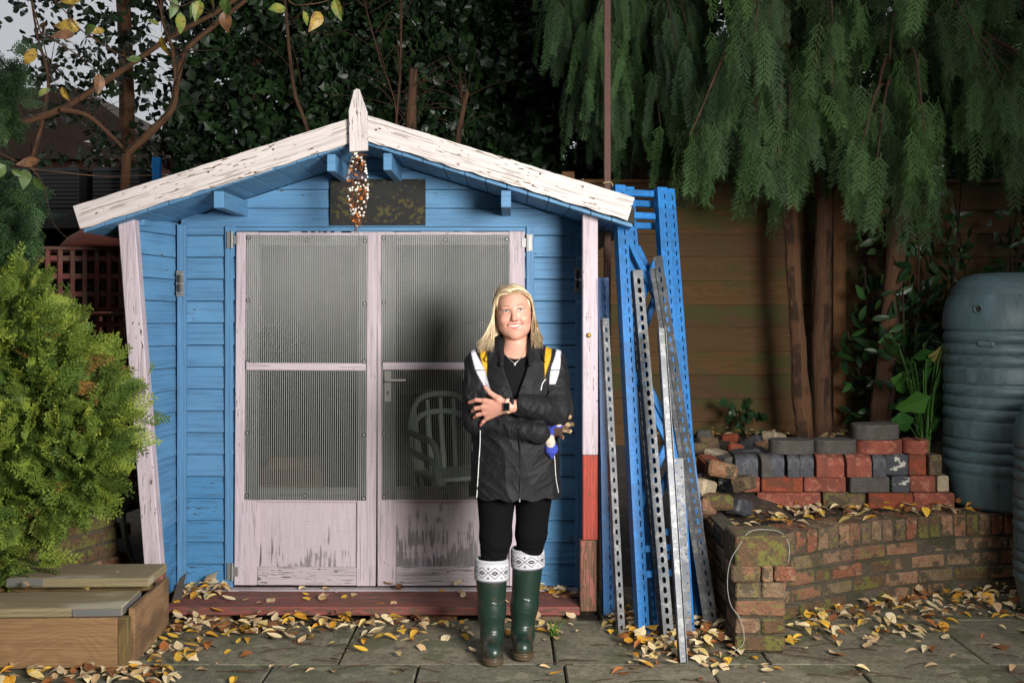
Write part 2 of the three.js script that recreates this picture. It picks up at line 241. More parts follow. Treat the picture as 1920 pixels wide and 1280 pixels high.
// roof: boarded soffit, felt, purlins, barge boards, finial
{
  const apex = -0.755;
  const plane = (x0, x1, s, name, mat, up0, up1, d0, d1, n) => {
    for (let k = 0; k < n; k++) {
      const a = x0 + (x1 - x0) * k / n, b = x0 + (x1 - x0) * (k + 1) / n - Math.sign(x1 - x0) * 0.002, C = [];
      for (let i = 0; i < 8; i++) { const x = i & 1 ? Math.max(a, b) : Math.min(a, b); C.push(V(x, roofY(x) + (i & 2 ? up1 : up0), i & 4 ? -d0 : -d1)); } put(shed, name, hexa(C, n > 1 ? 0.003 : 0.001), mat);
    }
  };
  plane(apex, -2.13, 1, 'soffit_board', blueMat, 0.0, 0.02, DR + 0.02, DK + 0.15, 13);
  plane(apex, 0.60, 1, 'soffit_board', blueMat, 0.0, 0.02, DR + 0.02, DK + 0.15, 13);
  plane(apex, -2.14, 1, 'roof_felt', feltMat, 0.022, 0.10, DR + 0.018, DK + 0.17, 1);
  plane(apex, 0.61, 1, 'roof_felt', feltMat, 0.022, 0.10, DR + 0.018, DK + 0.17, 1);
  for (const [x, w] of [[-1.46, 0.05], [-0.90, 0.042], [-0.62, 0.042], [-0.03, 0.05]]) { const t = Math.min(roofY(x - w / 2), roofY(x + w / 2)) - 0.002; slab(shed, 'purlin', blueMat, x - w / 2, x + w / 2, t - 0.085, t, -DR - 0.03, -DB - 0.02, 0.003); }
  const barge = (p0, p1, wobble) => { // p: top edge ends [x, y]; board 0.117 m deep, sawn a little unevenly
    const dx = p1[0] - p0[0], dy = p1[1] - p0[1], l = Math.hypot(dx, dy), nx = dy / l, ny = -dx / l, s = ny > 0 ? -1 : 1, n = 26, g = new THREE.PlaneGeometry(1, 1, n, 1), up = [], dn = [];
    const T = []; for (let k = 0; k <= n; k++) { const t = k / n, e = (fbm(t * 30, wobble, 64, 64, 5, 3) - 0.5), f = (fbm(t * 26, wobble + 9, 64, 64, 9, 3) - 0.5); up.push(V(p0[0] + dx * t + s * nx * e * 0.006, p0[1] + dy * t + s * ny * e * 0.006, 0)); dn.push(V(p0[0] + dx * t + s * nx * (0.117 + f * 0.018), p0[1] + dy * t + s * ny * (0.117 + f * 0.018), 0)); }
    const z0 = -DR, z1 = -DR + 0.022, q = (a, b, c, d) => T.push(a, b, c, a, c, d), at = (p, z) => V(p.x, p.y, z);
    for (let k = 0; k < n; k++) { q(at(up[k], z1), at(dn[k], z1), at(dn[k + 1], z1), at(up[k + 1], z1)); q(at(up[k], z0), at(up[k + 1], z0), at(dn[k + 1], z0), at(dn[k], z0)); q(at(up[k], z1), at(up[k + 1], z1), at(up[k + 1], z0), at(up[k], z0)); q(at(dn[k], z0), at(dn[k + 1], z0), at(dn[k + 1], z1), at(dn[k], z1)); }
    for (const k of [0, n]) q(at(up[k], z0), at(up[k], z1), at(dn[k], z1), at(dn[k], z0));
    const ang = Math.atan2(dy, dx), ou = rnd() * 3, ov = rnd() * 3;
    put(shed, 'barge_board', fromTris(T, (p) => [p.x * Math.cos(ang) + p.y * Math.sin(ang) + ou, -p.x * Math.sin(ang) + p.y * Math.cos(ang) + p.z + ov]), bargeMat);
  };
  barge([-2.162, 2.077], [-0.785, 2.515], 2.3); barge([-0.722, 2.528], [0.604, 2.12], 7.7);
  // loose splinter strip under the left barge board
  const s = slab(shed, 'split_strip', bargeMat, -0.15, 0.15, -0.008, 0.008, -0.006, 0.006, 0.002); s.position.set(-1.33, 2.225, -DR - 0.004); s.rotation.z = 0.3;
  // pointed finial
  const f = new THREE.Shape(); [[-0.042, 0], [0.043, 0.004], [0.046, 0.19], [0.012, 0.30], [0.0, 0.304], [-0.012, 0.296], [-0.04, 0.2]].forEach((p, i) => i ? f.lineTo(...p) : f.moveTo(...p));
  const fg = new THREE.ExtrudeGeometry(f, { depth: 0.026, bevelEnabled: true, bevelSize: 0.002, bevelThickness: 0.002, bevelSegments: 1 }); { const u = fg.attributes.uv; for (let i = 0; i < u.count; i++) u.setXY(i, u.getY(i) + 3.1, u.getX(i) + 1.7); }
  put(shed, 'finial', fg, bargeMat, [-0.752, 2.345, -DR + 0.026], [0, 0, 0.03]);
  for (const [px, py] of [[390, 322], [512, 280], [395, 365], [1190, 420], [705, 243], [1093, 336], [1013, 326]]) put(shed, 'nail', new THREE.CylinderGeometry(0.005, 0.005, 0.003, 7), darkIron, W(px > 1150 ? 1093 : px, px > 1150 ? 350 : py, DR - 0.0235), [Math.PI / 2, 0, 0]);
}
// deck: boards, fascia, brick feet
slab(shed, 'deck_board', deckMat, -1.76, 0.344, 0.022, FLOOR, -DF - 0.15, -DF + 0.03, 0.006);
slab(shed, 'deck_board', deckMat, -1.78, 0.344, 0.026, FLOOR - 0.002, -DF - 0.285, -DF - 0.155, 0.005);
slab(shed, 'deck_board', greyPlank, -1.79, 0.36, 0.026, FLOOR + 0.001, -DB + 0.02, -DF - 0.29, 0.005);
// ---- doors ----
const panelTex = (s, amt) => tex(512, 512, 1, 1, (u, v) => { // lower panels: paint worn to grey wood in streaks up from the foot
  const st = fbm(u * 60, v * 4, 60, 4, s, 3), b = fbm(u * 5, v * 5, 5, 5, s + 3, 4), g = fbm(u * 140, v * 5, 140, 5, s + 5, 2), m = smooth(0.40, 0.60, st * 0.6 + b * 0.55 - v * 0.42 + amt);
  const crack = smooth(0.72, 0.8, fbm(u * 36, v * 2, 36, 2, s + 8, 3)) * smooth(0.8, 0.2, v);
  return mixc(mixc(mixc(c255(184, 171, 178), c255(166, 153, 160), g), mixc(c255(122, 116, 116), c255(84, 80, 80), g), m * 0.8), c255(70, 62, 62), crack * 0.8);
});
const sheetMat = new THREE.MeshPhysicalMaterial({ color: rgb(166, 172, 167), transmission: 1, roughness: 0.24, thickness: 0, ior: 1.45, side: THREE.DoubleSide });
const ribMat = new THREE.MeshPhysicalMaterial({ color: rgb(214, 218, 214), transmission: 0.35, roughness: 0.5, thickness: 0, side: THREE.DoubleSide });
function ribbed(w, h) { // corrugated clear sheet, ribs upright, 10 mm pitch
  const n = Math.round(w / 0.0115) * 6, g = new THREE.PlaneGeometry(w, h, n, 1), p = g.attributes.position; for (let i = 0; i < p.count; i++) p.setZ(i, 0.0018 * Math.sin((p.getX(i) + w / 2) / 0.0115 * Math.PI * 2 - Math.PI / 2)); g.computeVertexNormals(); return g;
}
function door(x0, x1, hingeLeft, y0, sag) {
  const d = new THREE.Group(); d.name = 'door'; shed.add(d); const zf = -DB + 0.036, zb = -DB - 0.004, top = 1.99, w = x1 - x0;
  d.position.set(x0, y0, 0); d.rotation.z = sag;
  const X = (px) => (px - 960) / F * (DB - 0.03) - x0, Y = (py) => EYE - (py - 580) / F * (DB - 0.03) - y0, H = top - y0;
  const sw = hingeLeft ? [X(482), w - X(668)] : [X(742), w - X(955)];
  const st = (n, a, b, c, e, mat = lilacMat, z1 = zf, z0 = zb) => slab(d, n, mat, a, b, c, e, z0, z1, 0.003);
  const l = sw[0], r = w - sw[1];
  st('stile', 0, l, 0.001, H); st('stile', r, w, 0.0, H + 0.002);
  st('rail', l + 0.001, r - 0.001, Y(459), H - 0.001, lilacMat, zf - 0.001); st('rail', l + 0.001, r - 0.001, Y(692), Y(680), lilacMat, zf - 0.002); st('rail', l + 0.001, r - 0.001, Y(940), Y(913), lilacMat, zf - 0.001);
  st('rail', l + 0.001, r - 0.001, 0.002, Y(1062), greyPlank, zf - 0.001);
  const pg = new THREE.BoxGeometry(r - l, Y(940) - Y(1062) + 0.01, 0.012);
  put(d, 'panel', pg, std({ map: panelTex(hingeLeft ? 470 : 480, hingeLeft ? -0.13 : 0.06), roughness: 0.8, bumpMap: grainBump, bumpScale: 0.003 }), [(l + r) / 2, (Y(940) + Y(1062)) / 2, zf - 0.02]);
  st('glazing_bar', hingeLeft ? X(460) : X(718), hingeLeft ? X(684) : X(954), Y(693), Y(679), lilacMat, zf + 0.016, zf + 0.0085);
  // glazing sheet screwed over the frame
  const sx0 = hingeLeft ? X(458) : X(716), sx1 = hingeLeft ? X(686) : X(956), sy1 = Y(440), sy0 = Y(936);
  const sh = put(d, 'pane', ribbed(sx1 - sx0, sy1 - sy0), sheetMat, [(sx0 + sx1) / 2, (sy0 + sy1) / 2, zf + 0.0045]);
  { const n = Math.round((sx1 - sx0) / 0.0115), one = new THREE.BoxGeometry(0.0015, sy1 - sy0, 0.0012), all = []; for (let k = 0; k < n; k++) all.push(one.clone().translate(-(sx1 - sx0) / 2 + (k + 0.5) * 0.0115, 0, 0.0032)); const rb = put(sh, 'ribs', mergeGeometries(all), ribMat); rb.userData.kind = 'stuff'; }
  const sc = new THREE.CylinderGeometry(0.007, 0.007, 0.005, 10), wash = new THREE.CylinderGeometry(0.011, 0.011, 0.002, 12);
  const cx = [sx0 + 0.014, (sx0 + sx1) / 2, sx1 - 0.014], cy = [sy0 + 0.02, sy0 + 0.36, (sy0 + sy1) / 2 + 0.03, sy1 - 0.36, sy1 - 0.02];
  for (let i = 0; i < 3; i++) for (let j = 0; j < 5; j++) { if (i === 1 && j > 0 && j < 4) continue; const z = zf + 0.009; const s = put(d, 'screw', sc, zincMat, [cx[i], cy[j] + R(-0.01, 0.01), z + 0.002], [Math.PI / 2, 0, 0]); put(s, 'washer', wash, darkIron, [0, -0.002, 0]); }
  return d;
}
const doorL = door(-1.5035, -0.7385, true, 0.079, -0.006), doorR = door(-0.728, 0.070, false, 0.074, 0.001);
{ // lever handle on its plate, hinges, bolts
  const hm = std({ color: rgb(196, 194, 188), metalness: 0.85, roughness: 0.32 }), zf = -DB + 0.036, base = doorR.position;
  const h = new THREE.Group(); h.name = 'handle'; doorR.add(h); const p = W(727, 724, DB - 0.036); h.position.set(p.x - base.x, p.y - base.y, zf);
  put(h, 'plate', box(0.036, 0.165, 0.004, 0.001), hm, [0, 0, 0.003]);
  put(h, 'lever', mergeGeometries([tube([V(-0.006, 0.034, 0.004), V(-0.006, 0.034, 0.03), V(0.004, 0.034, 0.042), V(0.03, 0.034, 0.044), V(0.097, 0.035, 0.042)], 0.0075, 10, 18), new THREE.SphereGeometry(0.0075, 10, 8).translate(0.097, 0.035, 0.042)].map((g) => g.index ? g.toNonIndexed() : g)), hm);
  const k = new THREE.Shape(); k.absarc(0, 0.006, 0.0045, -0.9, Math.PI + 0.9); k.lineTo(-0.004, -0.012); k.lineTo(0.004, -0.012); put(h, 'keyhole', new THREE.ExtrudeGeometry(k, { depth: 0.001, bevelEnabled: false }), darkIron, [0, -0.035, 0.0052]);
  const hinge = (x, y, s) => { const g = new THREE.Group(); g.name = 'hinge'; shed.add(g); g.position.set(x, y, -DB + 0.042); put(g, 'leaf', box(0.03, 0.09, 0.004, 0.001), zincMat, [s * 0.014, 0, -0.004]); put(g, 'knuckle', new THREE.CylinderGeometry(0.007, 0.007, 0.094, 10), zincMat, [0, 0, 0]); put(g, 'leaf', box(0.03, 0.05, 0.004, 0.001), zincMat, [-s * 0.016, 0, 0]); };
  hinge(-1.514, 1.945, -1); hinge(-1.512, 0.155, -1); hinge(0.082, 1.93, 1);
  const bolt = (x, y) => { const g = new THREE.Group(); g.name = 'bolt'; shed.add(g); g.position.set(x, y, -DB + 0.044); put(g, 'bolt_plate', box(0.042, 0.14, 0.004, 0.001), zincMat); put(g, 'barrel', new THREE.CylinderGeometry(0.008, 0.008, 0.10, 10), darkIron, [-0.004, 0.0, 0.01]); for (const yy of [-0.05, 0.0, 0.05]) put(g, 'staple', box(0.03, 0.012, 0.016, 0.002), zincMat, [-0.004, yy, 0.009]); };
  bolt(XL + 0.008, 1.71); bolt(XR - 0.02, 1.73);
}
// things kept inside the summerhouse
{
  const white = std({ color: rgb(226, 226, 220), roughness: 0.45 });
  const chair = (x, z, yaw, y, lab) => {
    const c = thing('garden_chair', lab, 'chair', 'white chairs stacked inside the summerhouse', [x, y, z]); c.rotation.y = yaw;
    put(c, 'seat', box(0.44, 0.025, 0.42, 0.008), white, [0, 0.42, 0]);
    for (let k = -2; k <= 2; k++) put(c, 'back_slat', tube([V(k * 0.075, 0.43, -0.2), V(k * 0.085, 0.62, -0.235), V(k * 0.09, 0.86 - k * k * 0.012, -0.27)], 0.014, 6, 8), white);
    put(c, 'back_rim', tube([V(-0.2, 0.42, -0.19), V(-0.225, 0.66, -0.235), V(-0.15, 0.85, -0.27), V(0, 0.885, -0.275), V(0.15, 0.85, -0.27), V(0.225, 0.66, -0.235), V(0.2, 0.42, -0.19)], 0.018, 7, 30), white);
    for (const s of [-1, 1]) { put(c, 'armrest', tube([V(s * 0.225, 0.66, -0.22), V(s * 0.25, 0.65, 0), V(s * 0.245, 0.63, 0.17), V(s * 0.235, 0.5, 0.22), V(s * 0.235, 0.0, 0.25)], 0.02, 7, 20), white); put(c, 'leg', tube([V(s * 0.21, 0.42, -0.19), V(s * 0.225, 0, -0.27)], 0.018, 6, 4), white); }
  };
  chair(-0.32, -6.42, 0.5, 0.052, 'white plastic garden chair behind the door with the handle, lower of two'); chair(-0.32, -6.44, 0.5, 0.16, 'white plastic garden chair stacked on top of another inside');
  const b = thing('cardboard_box', 'brown cardboard box standing behind the ribbed left door pane', 'box', null, [-1.28, 0.052, -6.25]); const cm = std({ color: rgb(172, 122, 74), roughness: 0.9 });
  put(b, 'carton', box(0.4, 0.52, 0.34, 0.004), cm, [0, 0.26, 0]); put(b, 'flap', box(0.4, 0.004, 0.17, 0.001), cm, [0, 0.57, 0.2], [-0.7, 0, 0]); put(b, 'flap', box(0.4, 0.004, 0.17, 0.001), cm, [0, 0.55, -0.2], [0.9, 0, 0]);
  const y = thing('yellow_cushion', 'round mustard yellow cushion leaning inside behind the right door', 'cushion', null, [-0.22, 1.17, -6.55]); const cs = new THREE.SphereGeometry(0.2, 24, 16); cs.scale(1, 1, 0.45); put(y, 'cover', cs, std({ color: rgb(170, 140, 40), roughness: 0.9 }), [0, 0.2, 0]);
  const t = thing('potting_table', 'wooden potting table along the rear wall inside the summerhouse', 'table', null, [-0.55, 0.052, -7.0]); put(t, 'tabletop', box(1.5, 0.04, 0.5, 0.004), insideMat, [0, 1.0, 0]); for (const sx of [-0.7, 0.7]) for (const sz of [-0.2, 0.2]) put(t, 'leg', box(0.06, 0.98, 0.06, 0.004), insideMat, [sx, 0.49, sz]);
  y.position.set(-0.22, 1.093, -6.9);
}
{ // notice board over the doors and the dried hanging decoration
  const bt = tex(512, 256, 0.5, 0.25, (u, v) => { const a = fbm(u * 30, v * 16, 30, 16, 601, 4), b = fbm(u * 5, v * 3, 5, 3, 605, 3), d = smooth(0.60, 0.68, a * 0.7 + b * 0.35); return mixc(mixc(c255(36, 37, 36), c255(26, 27, 27), fbm(u * 12, v * 6, 12, 6, 603, 3)), c255(104, 92, 34), d * 0.55); });
  const b = thing('dark_board', 'blank dark slate board spotted with yellow lichen above the double doors', 'board', null, [-0.7265, 2.02, -DB + 0.02]);
  put(b, 'panel', box(0.516, 0.25, 0.014, 0.002), std({ map: bt, roughness: 0.85, bumpMap: mineralBump, bumpScale: 0.002 }), [0, 0.13, 0.007]);
  const wr = thing('dried_swag', 'dried swag of brown twigs and small white snail shells hanging from the gable', 'decoration', null, [-0.765, 2.0, -DR - 0.012]);
  const twig = std({ color: rgb(92, 52, 28), roughness: 0.95 }), twig2 = std({ color: rgb(132, 82, 40), roughness: 0.95 }), A = [[], []], shell = new THREE.SphereGeometry(0.0058, 8, 6), leafB = std({ color: rgb(176, 104, 44), roughness: 0.9 }), sm = std({ color: rgb(228, 222, 212), roughness: 0.4 });
  for (let k = 0; k < 420; k++) { const t = rnd(), y = 0.36 - t * 0.38, rr = 0.048 * Math.sin(Math.PI * clamp(0.1 + t * 0.86)) + 0.006, a = R(0, 6.28), p = V(Math.cos(a) * rr * Math.sqrt(rnd()), y, Math.sin(a) * rr * 0.8), q = V(gauss() * 0.03, R(-0.05, 0.03), gauss() * 0.025); A[k % 2].push(tube([p, p.clone().addScaledVector(q, 0.5).add(V(gauss() * 0.005, 0, gauss() * 0.005)), p.clone().add(q)], 0.0011, 3, 3)); }
  put(wr, 'twigs', mergeGeometries(A[0]), twig).userData.kind = 'stuff'; put(wr, 'twigs', mergeGeometries(A[1]), twig2).userData.kind = 'stuff';
  for (let k = 0; k < 85; k++) { const t = rnd(), a = R(-0.3, 3.4), rr = 0.047 * Math.sin(Math.PI * clamp(0.1 + t * 0.86)) + 0.004; const s = put(wr, 'shell', shell, sm, [Math.cos(a) * rr, 0.35 - t * 0.37, Math.sin(a) * rr * 0.8]); s.scale.setScalar(R(0.7, 1.25)); }
  const lg = new THREE.CircleGeometry(0.014, 7); for (let k = 0; k < 26; k++) { const t = rnd(), a = R(0, 3.14), rr = 0.04 * Math.sin(Math.PI * clamp(0.12 + t * 0.82)) + 0.004, m = put(wr, 'dry_leaf', lg, leafB, [Math.cos(a) * rr, 0.34 - t * 0.34, Math.sin(a) * rr * 0.8], [R(-1, 1), R(-1, 1), R(0, 6)]); m.scale.set(0.5, R(0.7, 1.3), 1); }
  put(wr, 'wire', tube([V(0, 0.35, 0), V(0.004, 0.375, 0.006), V(0.01, 0.40, 0.0)], 0.001, 4, 6), darkIron);
}
// ---------- raised bed: brick retaining wall, soil, loose bricks ----------
const brickCols = [[128, 90, 66], [120, 92, 70], [138, 98, 70], [110, 88, 68], [128, 104, 78], [148, 112, 84], [118, 100, 76], [134, 82, 58]];
const brickMats = brickCols.map((c, i) => std({ map: speckTex(c255(...c), 500 + i * 13, { size: 0.4, patch: c255(66, 58, 42), pt: 0.48, pa: 0.8, patch2: i % 3 === 0 ? c255(104, 96, 52) : c255(132, 108, 82), p2: 0.6, sp: 0.25 }), bumpMap: mineralBump, bumpScale: 0.012, roughness: 0.95 }));
const mossBrick = std({ map: speckTex(c255(98, 74, 50), 560, { size: 0.35, patch: c255(96, 96, 44), pt: 0.44, pa: 0.85, patch2: c255(70, 60, 44), sp: 0.2 }), bumpMap: mineralBump, bumpScale: 0.014, roughness: 1 });
const mortarMat = std({ map: speckTex(c255(82, 74, 60), 570, { size: 0.5, patch: c255(58, 56, 38), pa: 0.8 }), bumpMap: mineralBump, bumpScale: 0.01, roughness: 1 });
const pickBrick = () => rnd() < 0.16 ? mossBrick : brickMats[Math.floor(rnd() * brickMats.length)];
const stretchers = [0, 1, 2, 3].map(() => box(0.212, 0.068, 0.1, 0.007, 0.0025)), headers = [0, 1, 2].map(() => box(0.1, 0.068, 0.1, 0.007, 0.0025)), soldiers = [0, 1, 2, 3].map(() => box(0.066, 0.118, 0.21, 0.007, 0.003));
{
  const wall = thing('retaining_wall', 'low curved retaining wall of old mossy bricks with an end pier', 'wall');
  const path = new THREE.CatmullRomCurve3([V(1.20, 0, -5.22), V(1.40, 0, -5.37), V(1.92, 0, -5.66), V(2.35, 0, -5.82), V(2.95, 0, -5.93)]), L = path.getLength();
  const place = (s, y, geo, mat, name, back) => { const t = clamp(s / L), p = path.getPointAt(t), d = path.getTangentAt(t), n = V(-d.z, 0, d.x); if (n.z > 0) n.negate(); const m = put(wall, name, geo, mat, [p.x + n.x * back, y, p.z + n.z * back]); m.rotation.set(gauss() * 0.012, Math.atan2(-d.z, d.x) + gauss() * 0.012, gauss() * 0.012); return m; };
  for (let c = 0; c < 4; c++) { let s = c % 2 ? 0.05 : 0.0; while (s < L - 0.05) { const h = rnd() < 0.3, len = h ? 0.1 : 0.212; place(s + len / 2, 0.038 + c * 0.081, (h ? headers : stretchers)[Math.floor(rnd() * 3)], pickBrick(), 'brick', 0.055 + R(-0.006, 0.006)); s += len + 0.011; } }
  for (let s = 0.03; s < L; s += 0.077) place(s, 0.324 + 0.061, soldiers[Math.floor(rnd() * 4)], rnd() < 0.08 ? brickMats[7] : pickBrick(), 'coping_brick', 0.105 + R(-0.006, 0.006));
  // mortar core, set back behind the brick faces
  { const T = [], n = 24, ring = (k, b) => { const p = path.getPointAt(k / n), d = path.getTangentAt(k / n), q = V(-d.z, 0, d.x); if (q.z > 0) q.negate(); return p.clone().addScaledVector(q, b); }; const quad = (a, b, c, d) => T.push(a, b, c, a, c, d), up = (p, y) => V(p.x, y, p.z);
    for (let k = 0; k < n; k++) { const a = ring(k, 0.011), b = ring(k + 1, 0.011), c = ring(k + 1, 0.2), d = ring(k, 0.2); quad(up(a, 0), up(b, 0), up(b, 0.436), up(a, 0.436)); quad(up(a, 0.436), up(b, 0.436), up(c, 0.436), up(d, 0.436)); quad(up(c, 0), up(d, 0), up(d, 0.436), up(c, 0.436)); }
    put(wall, 'mortar', fromTris(T, (p, nx, ny) => [p.x + p.z, ny > 0.7 ? p.z : p.y]), mortarMat); }
  // pier: two bricks wide courses, a thick old block on top; return wall running back on its left
  const B = (x, y, z, w, h, d, mat) => { const m = put(wall, 'brick', box(w, h, d, 0.008, 0.003), mat, [x, y, z]); m.rotation.y = gauss() * 0.015; };
  const px = 1.138, pz = -4.99;
  slab(wall, 'pier_core', mortarMat, 1.03, 1.245, 0, 0.50, -5.10, -4.885, 0.004);
  for (let c = 0; c < 5; c++) { const y = 0.04 + c * 0.081, over = c === 4 ? 0.022 : 0; if (c % 2) { B(px - 0.058, y, pz, 0.112, 0.07, 0.235, pickBrick()); B(px + 0.06, y, pz, 0.108, 0.07, 0.235, c === 1 ? mossBrick : pickBrick()); } else if (c === 4) { B(px - 0.07, y, pz + 0.01, 0.13, 0.07, 0.25, brickMats[0]); B(px + 0.028, y, pz + 0.012, 0.05, 0.07, 0.25, brickMats[5]); B(px + 0.108, y, pz + 0.01, 0.095, 0.07, 0.25, brickMats[7]); } else { B(px, y, pz + 0.062, 0.228, 0.07, 0.11, c === 0 ? mossBrick : pickBrick()); B(px, y, pz - 0.06, 0.228, 0.07, 0.11, pickBrick()); } }
  B(px - 0.0, 0.465, pz + 0.004, 0.236, 0.142, 0.24, mossBrick);
  for (let c = 0; c < 6; c++) for (let k = 0; k < 4; k++) { const z = -5.22 - k * 0.225 - (c % 2) * 0.1; B(1.075 + R(-0.005, 0.005), 0.04 + c * 0.081, z, 0.1, 0.07, 0.212, pickBrick()); }
  slab(wall, 'mortar', mortarMat, 1.035, 1.12, 0, 0.49, -6.2, -5.11, 0.004);
  const w = thing('white_cable', 'thin white cable looped over the brick pier', 'cable');
  put(w, 'loop', tube([V(1.0, 0.004, -4.86), V(1.055, 0.05, -4.858), V(1.04, 0.16, -4.855), V(1.0, 0.22, -4.86), V(0.985, 0.30, -4.87), V(0.995, 0.42, -4.86), V(1.04, 0.50, -4.86), V(1.09, 0.548, -4.9), V(1.17, 0.553, -4.93), V(1.235, 0.546, -4.9), V(1.263, 0.50, -4.862), V(1.262, 0.42, -4.86)], 0.0016, 6, 80), std({ color: rgb(160, 160, 154), roughness: 0.5 }));
}
{ // soil of the bed, rising to the fence
  const g = new THREE.PlaneGeometry(9, 3.2, 110, 40); g.rotateX(-Math.PI / 2); const p = g.attributes.position;
  const edge = [[0.9, -5.3], [1.2, -5.38], [1.45, -5.56], [1.92, -5.84], [2.35, -6.0], [2.95, -6.1], [9, -6.3]];
  for (let i = 0; i < p.count; i++) { const x = p.getX(i) + 5.62, z = p.getZ(i) - 6.9; let ez = -5.3; for (let k = 0; k + 1 < edge.length; k++) if (x >= edge[k][0]) ez = edge[k][1] + (edge[k + 1][1] - edge[k][1]) * clamp((x - edge[k][0]) / (edge[k + 1][0] - edge[k][0])); const zz = Math.min(z, ez), back = ez - zz; p.setXYZ(i, x, (0.435 + 0.26 * smooth(0.1, 1.4, back) + (fbm(x * 3, zz * 3, 64, 64, 5, 4) - 0.5) * 0.09 * smooth(0, 0.3, back)), zz); const uv = g.attributes.uv; uv.setXY(i, x, zz); }
  g.computeVertexNormals(); const m = new THREE.Mesh(g, soilMat); structure('raised_bed_soil', m);
}
const bedY = (x, z) => { const back = -5.75 - z; return 0.435 + 0.26 * smooth(0.1, 1.4, back) ; };
{ // loose bricks stacked dry on the bed: [x0, x1, y0, y1] measured off the photograph at 6.02 m, kind
  const red = std({ map: speckTex(c255(138, 72, 54), 580, { size: 0.4, patch: c255(104, 58, 46), patch2: c255(150, 96, 76), sp: 0.15 }), bumpMap: mineralBump, bumpScale: 0.006, roughness: 0.85 });
  const orange = std({ map: speckTex(c255(138, 66, 40), 584, { size: 0.4, patch: c255(90, 54, 36), sp: 0.15 }), bumpMap: mineralBump, bumpScale: 0.006, roughness: 0.9 });
  const bluebrick = std({ map: speckTex(c255(64, 66, 72), 588, { size: 0.3, patch: c255(84, 84, 86), patch2: c255(48, 48, 52), sp: 0.2 }), bumpMap: mineralBump, bumpScale: 0.006, roughness: 0.7 });
  const grey = std({ map: speckTex(c255(84, 80, 74), 592, { size: 0.3, patch: c255(64, 62, 54), sp: 0.3 }), bumpMap: mineralBump, bumpScale: 0.008, roughness: 0.9 });
  const splash = std({ map: speckTex(c255(66, 68, 74), 596, { size: 0.22, patch: c255(190, 186, 172), pt: 0.56, pa: 0.9, sp: 0.2 }), bumpMap: mineralBump, bumpScale: 0.008, roughness: 0.85 });
  const brown = brickMats[3], pale = std({ map: speckTex(c255(176, 160, 132), 598, { size: 0.3, sp: 0.2 }), roughness: 0.95, bumpMap: mineralBump, bumpScale: 0.01 });
  const M = { red, orange, blue: bluebrick, grey, splash, brown, pale }, says = { red: 'smooth red', orange: 'orange-brown', blue: 'dark blue engineering', grey: 'grey', splash: 'dark blue brick splashed with pale mortar', brown: 'weathered brown', pale: 'pale mortar-coated' };
  function bullnose(w, h, d, r) { // upper front edge rounded
    const s = new THREE.Shape(); s.moveTo(-d / 2, -h / 2); s.lineTo(d / 2, -h / 2); s.lineTo(d / 2, h / 2 - r); s.absarc(d / 2 - r, h / 2 - r, r, 0, Math.PI / 2); s.lineTo(-d / 2, h / 2); s.closePath();
    const g = new THREE.ExtrudeGeometry(s, { depth: w - 0.006, bevelEnabled: true, bevelSize: 0.003, bevelThickness: 0.003, bevelSegments: 1, curveSegments: 8 }); g.translate(0, 0, -w / 2 + 0.003); g.rotateY(-Math.PI / 2); return g;
  }
  function roundEnd(w, h, d) { const s = new THREE.Shape(), r = Math.min(0.078, d / 2 - 0.002); s.moveTo(-w / 2 + r, -d / 2); s.lineTo(w / 2 - r, -d / 2); s.absarc(w / 2 - r, -d / 2 + r, r, -Math.PI / 2, 0); s.lineTo(w / 2, d / 2 - r); s.absarc(w / 2 - r, d / 2 - r, r, 0, Math.PI / 2); s.lineTo(-w / 2 + r, d / 2); s.absarc(-w / 2 + r, d / 2 - r, r, Math.PI / 2, Math.PI); s.lineTo(-w / 2, -d / 2 + r); s.absarc(-w / 2 + r, -d / 2 + r, r, Math.PI, Math.PI * 1.5); const g = new THREE.ExtrudeGeometry(s, { depth: h - 0.008, bevelEnabled: true, bevelSize: 0.004, bevelThickness: 0.004, bevelSegments: 2, curveSegments: 8 }); g.translate(0, 0, -h / 2 + 0.004); g.rotateX(-Math.PI / 2); return g; }
  const list = [
    [1420, 1540, 903, 943, 'red', 0, 'in the bottom row beside the pale block'], [1544, 1625, 901, 942, 'brown', 0, 'in the bottom row, third along'], [1628, 1712, 897, 940, 'orange', 0, 'in the bottom row'], [1714, 1790, 897, 940, 'red', 0, 'at the end of the bottom row'],
    [1347, 1388, 908, 940, 'splash', 0, 'low at the open end'], [1391, 1424, 910, 938, 'red', 0, 'short, end on, in the second row'], [1428, 1506, 905 - 36, 902, 'orange', 0, 'in the second row under blue bullnose bricks'], [1508, 1588, 898 - 30, 900, 'red', 0, 'in the middle of the second row'], [1591, 1667, 895 - 30, 898, 'grey', 0, 'in the second row'], [1670, 1704, 887 - 26, 896, 'splash', 0, 'in the second row'], [1707, 1756, 889 - 25, 894, 'red', 0, 'near the end of the second row'], [1759, 1782, 866, 893, 'pale', 0, 'at the end of the second row'],
    [1376, 1420, 857, 909, 'blue', 1, 'first of the bullnose row'], [1422, 1441, 860, 907, 'grey', 1, 'second of the bullnose row'], [1443, 1473, 860, 905, 'blue', 1, 'third of the bullnose row'], [1475, 1499, 860, 904, 'blue', 1, 'fourth of the bullnose row'], [1501, 1528, 859, 867, 'blue', 1, 'fifth of the bullnose row'], [1530, 1582, 857, 867, 'red', 1, 'bullnosed, left of a pair'], [1584, 1632, 855, 864, 'red', 1, 'bullnosed, right of a pair'], [1634, 1660, 853, 863, 'blue', 1, 'bullnosed beside the red pair'], [1662, 1705, 857, 861, 'splash', 0, 'in the third row'], [1707, 1740, 860, 863, 'orange', 0, 'end on in the third row'], [1743, 1768, 862, 865, 'brown', 0, 'last of the third row'],
  ];
